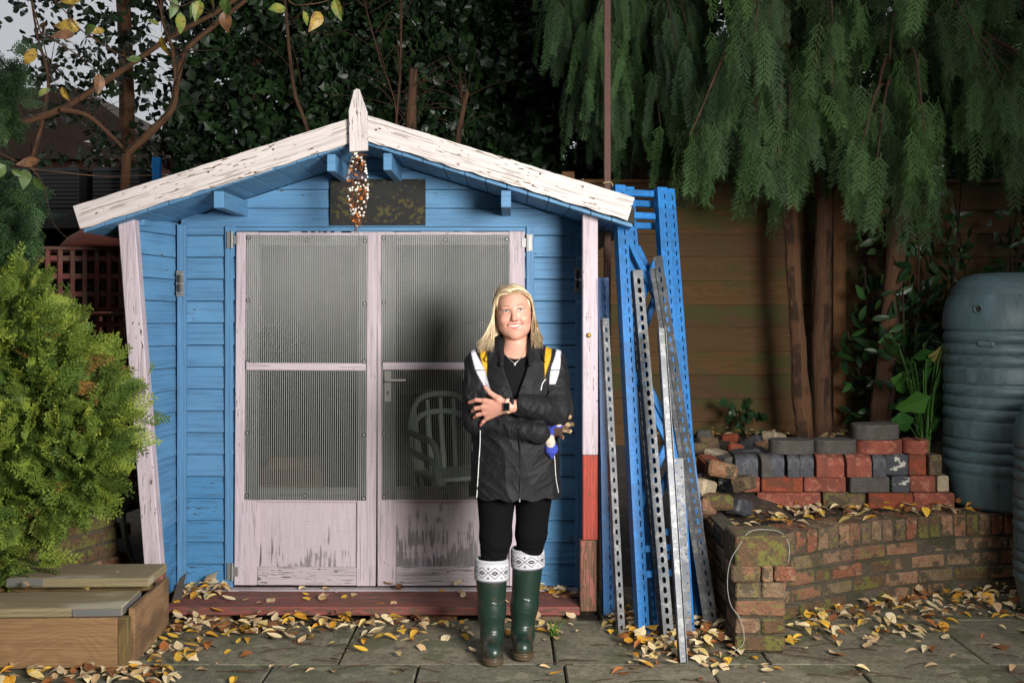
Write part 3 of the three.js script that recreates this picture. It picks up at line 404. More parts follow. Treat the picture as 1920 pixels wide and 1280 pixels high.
  const D = 6.02, X = (px) => (px - 960) / F * D, Y = (py) => EYE - (py - 580) / F * D;
  // rows are laid from the soil up so that each brick rests on the one below
  const rowY = [0.445, 0.538, 0.631, 0.75], rowH = [0.093, 0.093, 0.118, 0.08];
  const label = (k, tail) => `loose ${says[k]}${/brick/.test(says[k]) ? '' : ' brick'} ${tail}`;
  list.forEach(([a, b, t, u, k, round, tail], i) => {
    const row = i < 4 ? 0 : i < 12 ? 1 : 2, w = X(b) - X(a) - 0.004, y = rowY[row], h = rowH[row], d = round ? 0.2 : 0.11;
    const o = put(scene, 'loose_brick', round ? bullnose(w, h, d, 0.055) : box(w, h - 0.003, d, 0.006, 0.002), M[k], [(X(a) + X(b)) / 2, y + h / 2, -D - d / 2 + (round ? 0.03 : 0.01) + R(-0.02, 0.02)], [gauss() * 0.01, gauss() * 0.09, gauss() * 0.012]); tag(o, label(k, tail), 'brick', 'loose bricks stacked on the raised bed');
  });
  [[1450, 1532, 'grey', 3, 'grey rounded coping brick lying flat above the blue bricks'], [1536, 1614, 'grey', 3, 'second grey rounded coping brick beside the first'], [1616, 1700, 'red', 3, 'red rounded coping brick on top of the stack'], [1704, 1750, 'red', 3, 'dull red coping brick behind the stack end']].forEach(([a, b, k, r, lab]) => tag(put(scene, 'coping_brick', roundEnd(X(b) - X(a), 0.079, 0.16), M[k], [(X(a) + X(b)) / 2, rowY[3] + 0.0398, -D - 0.09 + R(-0.01, 0.01)], [0, gauss() * 0.03, 0]), lab, 'brick', 'loose bricks stacked on the raised bed'));
  tag(put(scene, 'coping_brick', roundEnd(0.255, 0.086, 0.17), M.grey, [X(1652), rowY[3] + 0.08 + 0.044, -D - 0.10], [0, 0.05, 0.02]), 'dark mossy coping brick lying on the red rounded one', 'brick', 'loose bricks stacked on the raised bed');
  // rubble on the bank: broken bricks and stones
  const rub = [brickMats[2], brown, orange, grey, pale, mossBrick, bluebrick], RG = [0, 1, 2, 3, 4].map(() => box(0.15, 0.085, 0.11, 0.014, 0.016));
  const spots = [[1352, 880, 5.75], [1395, 905, 5.8], [1330, 850, 6.0], [1372, 868, 6.1], [1318, 915, 5.7], [1345, 940, 5.62], [1385, 950, 5.66], [1310, 955, 5.6], [1330, 800, 6.6], [1380, 815, 6.5], [1420, 835, 6.4], [1350, 835, 6.3], [1300, 870, 6.1], [1410, 800, 6.8], [1440, 815, 6.7], [1305, 820, 6.6], [1370, 780, 7.0], [1320, 775, 7.1], [1450, 790, 7.0], [1290, 905, 5.8], [1400, 855, 6.2]];
  spots.forEach(([px, py, d], i) => { const p = W(px, py, d); p.y = Math.max(bedY(p.x, p.z) + 0.03, p.y > 0.75 ? 0.7 : p.y); const o = put(scene, 'rubble_brick', RG[i % 5], rub[i % 7], p, [R(-0.35, 0.35), R(0, 6), R(-0.35, 0.35)]); tag(o, `${['broken brown brick', 'dull brown brick bat', 'chipped orange brick', 'grey stone lump', 'pale mortar lump', 'mossy brick bat', 'dark blue brick bat'][i % 7]} ${p.z < -6.55 ? 'high on the soil bank under the fence' : p.x < 1.12 ? 'in the rubble right behind the leaning struts' : 'in the rubble beside the stacked bricks'}`, 'rubble', 'rubble on the soil bank'); });
}
// ---------- water butts ----------
{
  const teal = std({ map: speckTex(c255(82, 104, 110), 620, { size: 0.9, patch: c255(70, 92, 98), pa: 0.5, sp: 0.1 }), roughness: 0.5, bumpMap: mineralBump, bumpScale: 0.0015 });
  const butt = (x, z, y, H, Rb, label) => {
    const g = thing('water_butt', label, 'water butt', 'teal plastic water butts', [x, y, z]);
    const P = [], add = (r, h) => P.push(new THREE.Vector2(r * Rb, h * H)); add(0.001, 0); add(0.80, 0); add(0.86, 0.02); add(0.955, 0.14); add(0.96, 0.145);
    const ribs = (h0, h1, n) => { for (let k = 0; k < n; k++) { const a = h0 + (h1 - h0) * k / n, s = (h1 - h0) / n; for (let j = 0; j <= 6; j++) { const t = j / 6; add(0.955 + 0.04 * Math.sin(Math.PI * t) ** 0.7, a + s * t); } } }, band = (h0, h1) => { add(0.975, h0 + 0.002); add(0.985, h0 + 0.008); add(0.985, h1 - 0.008); add(0.96, h1 - 0.002); };
    ribs(0.155, 0.30, 3); band(0.302, 0.375); ribs(0.38, 0.53, 3); band(0.532, 0.60); ribs(0.605, 0.75, 3); add(0.965, 0.755); add(1.0, 0.765); add(0.99, 0.83); add(0.93, 0.885); add(0.84, 0.915); add(0.835, 0.917);
    put(g, 'barrel', new THREE.LatheGeometry(P, 72), teal);
    const Q = []; [[0.86, 0.908], [0.865, 0.92], [0.83, 0.935], [0.70, 0.975], [0.5, 0.995], [0.25, 1.0], [0.001, 1.0]].forEach(([r, h]) => Q.push(new THREE.Vector2(r * Rb, h * H))); put(g, 'lid', new THREE.LatheGeometry(Q, 72), teal);
    const at = (ang, h, r) => [Math.sin(ang) * r * Rb, h * H, Math.cos(ang) * r * Rb];
    put(g, 'inlet', new THREE.TorusGeometry(0.022, 0.007, 8, 20), teal, at(-0.85, 0.845, 0.985), [0, -0.85, 0]); put(g, 'inlet_plug', new THREE.CylinderGeometry(0.016, 0.016, 0.01, 16), darkIron, at(-0.85, 0.845, 0.97), [Math.PI / 2, 0, 0.85]);
    put(g, 'grip', box(0.09, 0.03, 0.012, 0.008), teal, at(-0.72, 0.70, 1.0), [0, -0.72, 0]);
    return g;
  };
  butt(2.83, -6.12, 0.44, 1.34, 0.335, 'tall ribbed teal water butt with domed lid standing on the raised bed');
  butt(2.885, -5.42, 0, 1.15, 0.31, 'shorter ribbed teal water butt standing on the paving beside the wall');
}
// ---------- fence ----------
{
  const fm = [0, 1, 2].map((i) => std({ map: woodTex(c255(98 - i * 7, 70 - i * 4, 38), c255(68, 48, 24), 640 + i * 9, { stain: c255(64, 66, 28), st: 0.75 }), bumpMap: grainBump, bumpScale: 0.004, roughness: 0.9 })), pm = std({ map: woodTex(c255(120, 84, 50), c255(84, 58, 34), 660), roughness: 0.9 });
  for (const [x0, x1, lab] of [[0.45, 2.28, 'weathered overlapping board fence panel behind the blue racking'], [2.38, 4.21, 'weathered overlapping board fence panel behind the laurel']]) {
    const f = thing('fence_panel', lab, 'fence', 'fence panels behind the raised bed', [x0, 0.6, -7.62]);
    for (let k = 0; k < 11; k++) { const y = k * 0.168, C = []; for (let i = 0; i < 8; i++) C.push(V((i & 1 ? x1 - x0 : 0), y + (i & 2 ? 0.19 : 0) + (fbm((i & 1) * 3 + k, k * 2.2, 64, 64, 3, 2) - 0.5) * 0.012, (i & 4 ? (i & 2 ? 0.008 : 0.026) : (i & 2 ? -0.004 : 0.008)))); put(f, 'board', hexa(C, 0.002), fm[k % 3]); }
    put(f, 'post', box(0.09, 2.0, 0.09, 0.004), pm, [-0.05, 0.95, 0]); for (const x of [0.02, (x1 - x0) / 2, x1 - x0 - 0.02]) put(f, 'batten', box(0.035, 1.86, 0.02, 0.003), pm, [x, 0.93, -0.022]);
    put(f, 'capping', box(x1 - x0, 0.025, 0.05, 0.003), pm, [(x1 - x0) / 2, 1.885, 0]);
  }
}
// ---------- brown steel pole ----------
{
  const p = thing('steel_pole', 'tall thin rusty brown pole standing behind the summerhouse corner', 'pole', null, [0.53, 0, -5.93]);
  put(p, 'shaft', box(0.038, 3.9, 0.038, 0.003), std({ map: speckTex(c255(88, 58, 48), 670, { size: 0.4, patch: c255(66, 44, 38), sp: 0.1 }), metalness: 0.3, roughness: 0.65 }), [0, 2.17, 0]);
  put(p, 'timber_base', box(0.07, 1.6, 0.05, 0.004), std({ map: woodTex(c255(128, 96, 58), c255(88, 62, 36), 676), roughness: 0.9 }), [-0.01, 0.8, -0.046]);
  put(p, 'string', tube([V(-0.025, 2.27, 0.022), V(0.0, 2.275, 0.026), V(0.024, 2.27, 0.022), V(0.028, 2.2, 0.02), V(0.018, 2.12, 0.03), V(0.0, 2.08, 0.05)], 0.003, 5, 24), std({ color: rgb(190, 170, 130), roughness: 0.9 }));
}
// ---------- blue racking and galvanised struts leaning by the summerhouse ----------
const rackMat = std({ map: speckTex(c255(6, 104, 172), 680, { size: 0.7, patch: c255(12, 114, 182), pa: 0.6, patch2: c255(14, 84, 140), p2: 0.72, sp: 0.1 }), roughness: 0.42, metalness: 0.0 });
const galv = std({ map: speckTex(c255(104, 106, 109), 684, { size: 0.5, patch: c255(84, 86, 90), patch2: c255(124, 124, 124), sp: 0.2 }), metalness: 0.55, roughness: 0.5 });
function strip(w, len, th, holes) { // flat steel strip in the xy plane with real holes; holes: [x, width, height, pitch, start]
  const s = new THREE.Shape(); s.moveTo(-w / 2, 0); s.lineTo(w / 2, 0); s.lineTo(w / 2, len); s.lineTo(-w / 2, len); s.closePath();
  for (const [x, hw, hh, pt, st] of holes) for (let y = st; y < len - hh; y += pt) { const p = new THREE.Path(), r = Math.min(hw, hh) / 2, e = hh / 2 - r, n = hw > 0.009 ? 6 : 2; if (hw <= 0.009) { p.moveTo(x - hw / 2, y - hh / 2); p.lineTo(x + hw / 2, y - hh / 2); p.lineTo(x + hw / 2, y + hh / 2); p.lineTo(x - hw / 2, y + hh / 2); p.closePath(); } else { p.absarc(x, y + e, r, 0, Math.PI, false); p.lineTo(x - r, y - e); p.absarc(x, y - e, r, Math.PI, Math.PI * 2, false); p.closePath(); } s.holes.push(p); }
  return new THREE.ExtrudeGeometry(s, { depth: th, bevelEnabled: false, curveSegments: 5 });
}
const clean = (g) => { const q = g.index ? g.toNonIndexed() : g; return q; };
function channel(w, dp, len, front, side) { // C section: slotted web, two flanges with lips
  return mergeGeometries([strip(w, len, 0.0025, front), strip(dp, len, 0.0025, side).rotateY(Math.PI / 2).translate(w / 2 - 0.0025, 0, -dp / 2 + 0.0), strip(dp, len, 0.0025, side).rotateY(Math.PI / 2).translate(-w / 2, 0, -dp / 2), strip(0.015, len, 0.0025, []).translate(w / 2 - 0.0075, 0, -dp), strip(0.015, len, 0.0025, []).translate(-w / 2 + 0.0075, 0, -dp)].map(clean));
}
function lean(o, base, top, yaw) { o.position.copy(base); const y = top.clone().sub(base).normalize(), z = V(Math.sin(yaw), 0, Math.cos(yaw)); const x = y.clone().cross(z).normalize(), zz = x.clone().cross(y); o.quaternion.setFromRotationMatrix(new THREE.Matrix4().makeBasis(x, y, zz)); return o; }
{
  const LEN = 2.24, up = channel(0.056, 0.05, LEN, [[0.010, 0.006, 0.026, 0.05, 0.04]], [[0.005, 0.008, 0.008, 0.075, 0.06]]);
  const frame = (b, t, yaw, wid, label, shift) => {
    const f = thing('rack_ladder', label, 'rack ladder', 'blue racking frames leaning by the summerhouse'); lean(f, b, t, yaw);
    put(f, 'upright', up, rackMat, [0, 0, 0]); put(f, 'upright', up, rackMat, [wid, 0, 0]);
    const bar = (x0, y0, x1, y1, z) => { const l = Math.hypot(x1 - x0, y1 - y0), m = put(f, 'brace', box(l, 0.034, 0.02, 0.003), rackMat, [(x0 + x1) / 2, (y0 + y1) / 2, z]); m.rotation.z = Math.atan2(y1 - y0, x1 - x0); };
    for (const y of [LEN - 0.03 - shift, LEN - 0.15 - shift, 0.42 + shift, 0.30 + shift]) bar(0.036, y, wid - 0.036, y, -0.03);
    for (const [a, c] of [[1.98, 1.62], [1.5, 1.86], [1.28, 0.92], [0.62, 0.92]]) bar(0.036, a - shift, wid - 0.036, c - shift, -0.028 - (a > c ? 0.004 : 0.028));
    return f;
  };
  frame(V(0.63, 0.002, -5.06), V(0.553, 2.21, -5.45), 0.30, 0.235, 'bright blue slotted racking frame standing foremost of the pair', 0);
  frame(V(0.715, 0.002, -5.19), V(0.612, 2.17, -5.55), 0.32, 0.235, 'bright blue slotted racking frame resting behind the other', 0.05);
  const u1 = thing('racking_upright', 'single blue slotted upright standing beside the porch post', 'racking upright'); put(u1, 'channel', channel(0.06, 0.05, 1.75, [[0.008, 0.006, 0.026, 0.05, 0.04]], [[0, 0.008, 0.008, 0.075, 0.06]]), rackMat); lean(u1, V(0.50, 0.002, -5.47), V(0.485, 1.75, -5.68), 0.1);
  const u2 = thing('racking_upright', 'single blue slotted upright between the racking and galvanised angle', 'racking upright'); put(u2, 'channel', channel(0.06, 0.05, 2.12, [[0.008, 0.006, 0.026, 0.05, 0.04]], [[0, 0.008, 0.008, 0.075, 0.06]]), rackMat); lean(u2, V(0.985, 0.002, -5.32), V(0.79, 2.09, -5.72), -0.1);
  const strut = (label, geo, mat, b, t, yaw, part = 'rail') => { const s = thing('steel_strut', label, 'steel strut', 'galvanised struts leaning with the racking'); put(s, part, geo, mat); lean(s, b, t, yaw); return s; };
  const big = [[0, 0.019, 0.030, 0.047, 0.05]], small = [[0, 0.007, 0.007, 0.045, 0.03]];
  // positions: base from where the foot stands on the ground, top from its height in the photograph
  strut('grey channel strut with large oval holes leaning in the middle', channel(0.052, 0.04, 1.80, big, [[0, 0.012, 0.02, 0.05, 0.05]]), galv, V(0.742, 0.002, -5.03), V(0.632, 1.77, -5.36), 0.25);
  strut('pale square steel tube standing foremost, foot on the paving', mergeGeometries([strip(0.034, 1.52, 0.0025, []), strip(0.034, 1.52, 0.0025, []).translate(0, 0, -0.03), strip(0.03, 1.52, 0.0025, []).rotateY(Math.PI / 2).translate(0.0145, 0, 0), strip(0.03, 1.52, 0.0025, []).rotateY(Math.PI / 2).translate(-0.017, 0, 0)].map(clean)), galv, V(0.762, 0.002, -4.74), V(0.715, 1.46, -5.08), 0.1, 'tube');
  strut('long grey slotted angle leaning against the right of the racking', mergeGeometries([strip(0.045, 1.86, 0.0025, [[0, 0.010, 0.026, 0.05, 0.04]]), strip(0.04, 1.86, 0.0025, [[0, 0.012, 0.02, 0.05, 0.05]]).rotateY(Math.PI / 2).translate(-0.0225, 0, -0.02)].map(clean)), galv, V(0.985, 0.002, -5.17), V(0.745, 1.73, -5.33), -0.4);
  strut('second long grey slotted angle beside the racking edge', mergeGeometries([strip(0.03, 1.8, 0.0025, []), strip(0.035, 1.8, 0.0025, [[0, 0.012, 0.022, 0.05, 0.05]]).rotateY(Math.PI / 2).translate(-0.015, 0, -0.018)].map(clean)), galv, V(0.955, 0.002, -5.18), V(0.722, 1.68, -5.345), -0.3);
  strut('short grey perforated strip behind the square tube', strip(0.045, 0.86, 0.0025, [[-0.012, 0.007, 0.007, 0.045, 0.03], [0.012, 0.007, 0.007, 0.045, 0.05]]), galv, V(0.83, 0.002, -5.02), V(0.80, 0.84, -5.12), 0.0);
  strut('grey slotted angle beside the red porch post', mergeGeometries([strip(0.035, 1.55, 0.0025, [[0, 0.014, 0.024, 0.05, 0.04]]), strip(0.03, 1.55, 0.0025, []).rotateY(Math.PI / 2).translate(-0.0175, 0, -0.015)].map(clean)), galv, V(0.528, 0.002, -5.12), V(0.475, 1.5, -5.40), 0.3);
  strut('round galvanised pipe leaning behind the blue upright', new THREE.CylinderGeometry(0.017, 0.017, 1.5, 14).translate(0, 0.75, 0), galv, V(0.70, 0.002, -5.40), V(0.655, 1.46, -5.62), 0, 'pipe');
  strut('flat grey bar leaning behind the oval-holed channel', strip(0.03, 1.7, 0.004, small), galv, V(0.72, 0.002, -5.10), V(0.60, 1.66, -5.42), 0.3, 'bar');
}
// ---------- vegetation ----------
const barkTex = (a, b, s) => woodTex(a, b, s, { sx: 0.5, sy: 0.25, ring: 0.3, st: 0.6 });
const barkBrown = std({ map: barkTex(c255(104, 72, 48), c255(66, 46, 32), 700), bumpMap: grainBump, bumpScale: 0.012, roughness: 1 });
const barkRed = std({ map: barkTex(c255(100, 70, 50), c255(64, 46, 34), 706), bumpMap: grainBump, bumpScale: 0.014, roughness: 1 });
const barkDark = std({ map: barkTex(c255(78, 58, 42), c255(48, 36, 28), 712), bumpMap: grainBump, bumpScale: 0.01, roughness: 1 });
const leafMat = (r, g, b, rough = 0.55, tr = 0.25) => new THREE.MeshPhysicalMaterial({ color: rgb(r, g, b), roughness: rough, transmission: tr, thickness: 0, side: THREE.DoubleSide });
const col = (a, b, t, k = 1) => new THREE.Color().setRGB(...mixc(a, b, t).map((x) => x * k), THREE.SRGBColorSpace);
// pointed oval leaf, folded along its midrib; length 1 along +y
function leafGeo(wd = 0.5, fold = 0.12, curl = 0.1, lobes = 0) {
  const n = 6, P = []; const edge = (t) => wd / 2 * Math.sin(Math.PI * Math.pow(t, 0.8)) * (1 + (lobes ? 0.35 * Math.cos(t * Math.PI * 2 * lobes) : 0)); const z = (t) => -curl * t * t;
  for (let k = 0; k < n; k++) { const a = k / n, b = (k + 1) / n, wa = edge(a), wb = edge(b); for (const s of [-1, 1]) { const A = V(0, a, z(a)), B = V(0, b, z(b)), C = V(s * wb, b, z(b) + fold * wb), D = V(s * wa, a, z(a) + fold * wa); if (k > 0) P.push(A, s > 0 ? D : B, s > 0 ? C : C, ...[]), P.length; P.push(...(s > 0 ? [A, C, B] : [A, B, C])); if (k > 0) { P.splice(P.length - 6, 3); P.push(...(s > 0 ? [A, D, C] : [A, C, D])); } } }
  return fromTris(P, (p) => [p.x, p.y]);
}
function clumpOfLeaves(n, size, spread, wd, o = {}) { // one twig with n leaves, for copies
  const G = []; for (let k = 0; k < n; k++) { const g = leafGeo(wd, R(0.1, 0.3), R(-0.05, 0.25), o.lobes); g.scale(size * R(0.7, 1.2), size * R(0.75, 1.2), size); g.rotateX(R(-1.2, 1.2)); g.rotateZ(R(-2.2, 2.2)); g.rotateY(R(0, 6.28)); g.translate(gauss() * spread, gauss() * spread, gauss() * spread); G.push(g); } return mergeGeometries(G);
}
function trunk(parent, name, pts, r0, r1, mat, sides = 10) { const n = pts.length * 5, g = tube(pts, (t) => r0 + (r1 - r0) * t, sides, n), p = g.attributes.position; for (let i = 0; i < p.count; i++) { const k = (n3(p.getX(i) * 18, p.getY(i) * 6, p.getZ(i) * 18) - 0.5) * r0 * 0.35; p.setXYZ(i, p.getX(i) + k, p.getY(i), p.getZ(i) + k); } g.computeVertexNormals(); return put(parent, name, g, mat); }

// --- drooping conifer spray: a hanging stem with feathery side shoots ---
function spray(L, n, side, needle, droop) {
  const P = []; const strip3 = (a, b, w) => { const d = b.clone().sub(a), s = V(-d.y, d.x, R(-0.3, 0.3) * d.length()).normalize().multiplyScalar(w); P.push(a.clone().add(s), a.clone().sub(s), b); };
  const stem = (t) => V(Math.sin(t * 2.2) * 0.03 * L, -L * t, L * droop * (1 - (1 - t) * (1 - t)) * 0.6);
  for (let k = 0; k < 5; k++) strip3(stem(k / 5), stem((k + 1.1) / 5), 0.0022);
  for (let k = 1; k < n; k++) { const t = k / n, a = stem(t); for (const s of [-1, 1]) { const len = side * (1 - t * 0.55) * R(0.7, 1.2), b = a.clone().add(V(s * len * 0.62, -len * 0.75, gauss() * len * 0.35)); strip3(a, b, 0.002); for (let j = 1; j <= 4; j++) { const q = a.clone().lerp(b, j / 4.4), e = needle * R(0.7, 1.2); strip3(q, q.clone().add(V(s * e * 0.2 + gauss() * 0.004, -e, gauss() * e * 0.4)), 0.0019); strip3(q, q.clone().add(V(s * e * 0.85, -e * 0.45, gauss() * e * 0.4)), 0.0019); } } }
  return fromTris(P, (p) => [p.x, p.y]);
}
{
  // trunks in the raised bed
  const T = [['conifer_tree', 'weeping conifer with a pale brown trunk rising beside the fence', [[1511, 835, 6.95], [1500, 700, 6.95], [1492, 560, 6.95], [1484, 420, 6.95], [1476, 250, 6.95], [1470, 40, 6.95], [1468, -160, 6.95]], 0.056, 0.03, barkBrown], ['conifer_tree', 'weeping conifer with a dark reddish trunk between the two paler ones', [[1543, 830, 7.25], [1541, 650, 7.25], [1545, 420, 7.25], [1540, 200, 7.25], [1535, -150, 7.25]], 0.062, 0.04, barkRed], ['conifer_tree', 'weeping conifer with a leaning reddish trunk near the laurel', [[1648, 815, 6.9], [1664, 690, 6.9], [1672, 560, 6.9], [1684, 430, 6.9], [1695, 250, 6.9], [1700, 0, 6.9], [1702, -160, 6.9]], 0.07, 0.04, barkRed], ['cedar_tree', 'dark drooping cedar spreading behind the brown pole', [[1190, 700, 8.3], [1195, 300, 8.3], [1200, -250, 8.3]], 0.12, 0.08, barkDark]];
  const trees = T.map(([n, lab, pts, r0, r1, m]) => { const t = thing(n, lab, 'tree', n === 'conifer_tree' ? 'weeping conifers in the raised bed' : null); trunk(t, 'trunk', pts.map((p) => W(...p)), r0, r1, m, 12); return t; });
  const sprays = [spray(0.34, 12, 0.1, 0.034, 0.25), spray(0.27, 10, 0.085, 0.03, 0.4), spray(0.42, 15, 0.09, 0.03, 0.15)];
  const cedarSprays = [spray(0.42, 20, 0.05, 0.022, 0.2), spray(0.36, 18, 0.045, 0.022, 0.35)];
  const low = [[1010, 40], [1040, 130], [1080, 250], [1120, 320], [1180, 335], [1240, 345], [1290, 400], [1330, 350], [1370, 300], [1420, 380], [1460, 420], [1510, 370], [1560, 330], [1600, 370], [1640, 420], [1690, 400], [1740, 430], [1790, 340], [1850, 320], [1930, 370], [2100, 420]];
  const bottom = (px) => { for (let k = 0; k + 1 < low.length; k++) if (px < low[k + 1][0]) return low[k][1] + (low[k + 1][1] - low[k][1]) * clamp((px - low[k][0]) / (low[k + 1][0] - low[k][0])); return 400; };
  const conMat = std({ color: 0xffffff, roughness: 0.75 }), lists = trees.map(() => sprays.concat(cedarSprays).map(() => [[], []]));
  const limb = (ti, a, tip, kinds, n, cA, cB, sc) => { // a bough arching out and down with sprays hung along its outer part
    const m = a.clone().lerp(tip, 0.5).add(V(0, 0.22 + 0.1 * a.distanceTo(tip), 0)), c = new THREE.CatmullRomCurve3([a, m, tip]), tw = R(0, 1);
    put(trees[ti], 'bough', tube([a, m, tip], (t) => 0.016 * (1 - t) + 0.003, 5, 10), ti === 3 ? barkDark : barkRed);
    for (let k = 0; k < n; k++) { const t = 0.25 + 0.75 * Math.sqrt(rnd()), p = c.getPoint(t).add(V(gauss() * 0.13, gauss() * 0.05 - 0.02, gauss() * 0.13)), kind = kinds[Math.floor(rnd() * kinds.length)]; const L = lists[ti][kind]; L[0].push(mtx(p, new THREE.Euler(gauss() * 0.25, R(0, 6.28), gauss() * 0.25), sc * R(0.7, 1.25))); L[1].push(col(cA, cB, clamp(tw * 0.6 + rnd() * 0.5))); }
  };
  const dk = c255(24, 46, 18), lt = c255(66, 98, 40);
  for (let k = 0; k < 120; k++) { const px = R(1290, 2080), d = R(5.7, 7.4), ti = px < 1520 ? 0 : px < 1610 ? 1 : 2, y = k < 60 ? bottom(px) - R(80, 180) : R(-260, bottom(px) - 120), tip = W(px, y, d), tr = [1478, 1540, 1692][ti]; limb(ti, W(tr + gauss() * 6, y - R(30, 160), 6.95 + (ti === 1 ? 0.3 : 0)), tip, [0, 1, 2], 27, dk, lt, 0.9); }
  for (let k = 0; k < 60; k++) { const px = R(1005, 1330), d = R(6.3, 8.0), y = k < 26 ? bottom(px) - R(110, 190) : R(-260, bottom(px) - 130), tip = W(px, y, d); limb(3, W(1200 + gauss() * 8, y - R(20, 120), 8.3), tip, [3, 4], 36, c255(20, 42, 18), c255(56, 88, 34), 1); }
  trees.forEach((t, ti) => lists[ti].forEach(([L, C], k) => { if (L.length) instanced(t, 'foliage', k < 3 ? sprays[k] : cedarSprays[k - 3], conMat, L, C); }));
}
{ // laurel behind the water butts, broad-leaved plant in front of it
  const lm = std({ color: 0xffffff, roughness: 0.38 }), t = thing('laurel_bush', 'dark glossy laurel bush growing behind the tall water butt', 'bush'); const g = leafGeo(0.38, 0.15, 0.15), L = [], C = [];
  for (let k = 0; k < 32; k++) { const a = W(R(1640, 2020), 800, R(6.9, 7.45)), b = a.clone().add(V(gauss() * 0.3, R(0.5, 1.9), R(0, 0.25))); put(t, 'stem', tube([a, a.clone().lerp(b, 0.5).add(V(gauss() * 0.06, 0, 0)), b], 0.007, 5, 6), barkDark); for (let j = 0; j < 46; j++) { const p = a.clone().lerp(b, R(0.05, 1.05)).add(V(gauss() * 0.12, gauss() * 0.08, gauss() * 0.12)); L.push(mtx(p, new THREE.Euler(R(-0.6, 1.0), R(0, 6.28), R(-2.4, 2.4)), R(0.08, 0.15))); C.push(col(c255(24, 50, 26), c255(58, 92, 44), rnd())); } }
  instanced(t, 'foliage', g, lm, L, C);
  const h = thing('broad_leaved_plant', 'plant with big lobed green leaves beside the tall water butt', 'plant'); const hm = [leafMat(44, 92, 34, 0.5, 0.25), leafMat(60, 104, 36, 0.5, 0.25), leafMat(122, 118, 60, 0.6, 0.25)];
  const base = W(1735, 850, 6.35), hg = [leafGeo(0.85, 0.1, 0.25, 2.5), leafGeo(0.75, 0.12, 0.3, 2.5)];
  for (let k = 0; k < 30; k++) { const p = W(R(1672, 1785), R(640, 800), R(6.2, 6.5)), m = put(h, 'leaf', hg[k % 2], hm[k === 3 ? 2 : k % 2], p); m.scale.setScalar(R(0.13, 0.21)); m.rotation.set(R(0.2, 1.1), R(-0.9, 0.9), R(1.9, 4.4)); put(h, 'stalk', tube([base.clone().add(V(gauss() * 0.03, 0, gauss() * 0.03)), base.clone().lerp(p, 0.6).add(V(0, 0.06, 0)), p], 0.004, 4, 6), hm[1]); }
}
{ // small plant at the foot of the fence
  const t = thing('ivy_plant', 'small dark ivy plant at the foot of the fence', 'plant'), g = leafGeo(0.8, 0.1, 0.1, 2), lm = leafMat(34, 62, 32, 0.4, 0.1); put(t, 'stem', tube([W(1395, 815, 7.3), W(1398, 790, 7.3), W(1405, 765, 7.3)], 0.005, 5, 5), barkDark);
  for (let k = 0; k < 40; k++) { const m = put(t, 'leaf', g, lm, W(1395 + gauss() * 32, 785 + gauss() * 22, R(7.15, 7.4)), [R(-0.5, 1), R(0, 6), R(-2, 2)]); m.scale.setScalar(R(0.05, 0.085)); }
}
// --- yellow-green thuja at the left ---
function frond(L) { // flat fern-like spray along +y
  const P = [], st = (a, b, w) => { const d = b.clone().sub(a), s = V(-d.y, d.x, 0).normalize().multiplyScalar(w); P.push(a.clone().add(s), a.clone().sub(s), b); };
  st(V(0, 0, 0), V(0, L, 0), 0.003);
  for (let k = 1; k < 9; k++) { const y = L * k / 9, len = L * 0.5 * (1 - k / 11); for (const s of [-1, 1]) { const a = V(0, y, 0), b = V(s * len * 0.66, y + len * 0.72, R(-0.012, 0.012)); st(a, b, 0.0026); for (let j = 1; j < 5; j++) { const q = a.clone().lerp(b, j / 5), e = len * 0.38 * (1 - j / 8); st(q, q.clone().add(V(s * e * 0.2, e, R(-0.008, 0.008))), 0.0029); st(q, q.clone().add(V(s * e, e * 0.25, R(-0.008, 0.008))), 0.0029); } } }
  return fromTris(P, (p) => [p.x, p.y]);
}
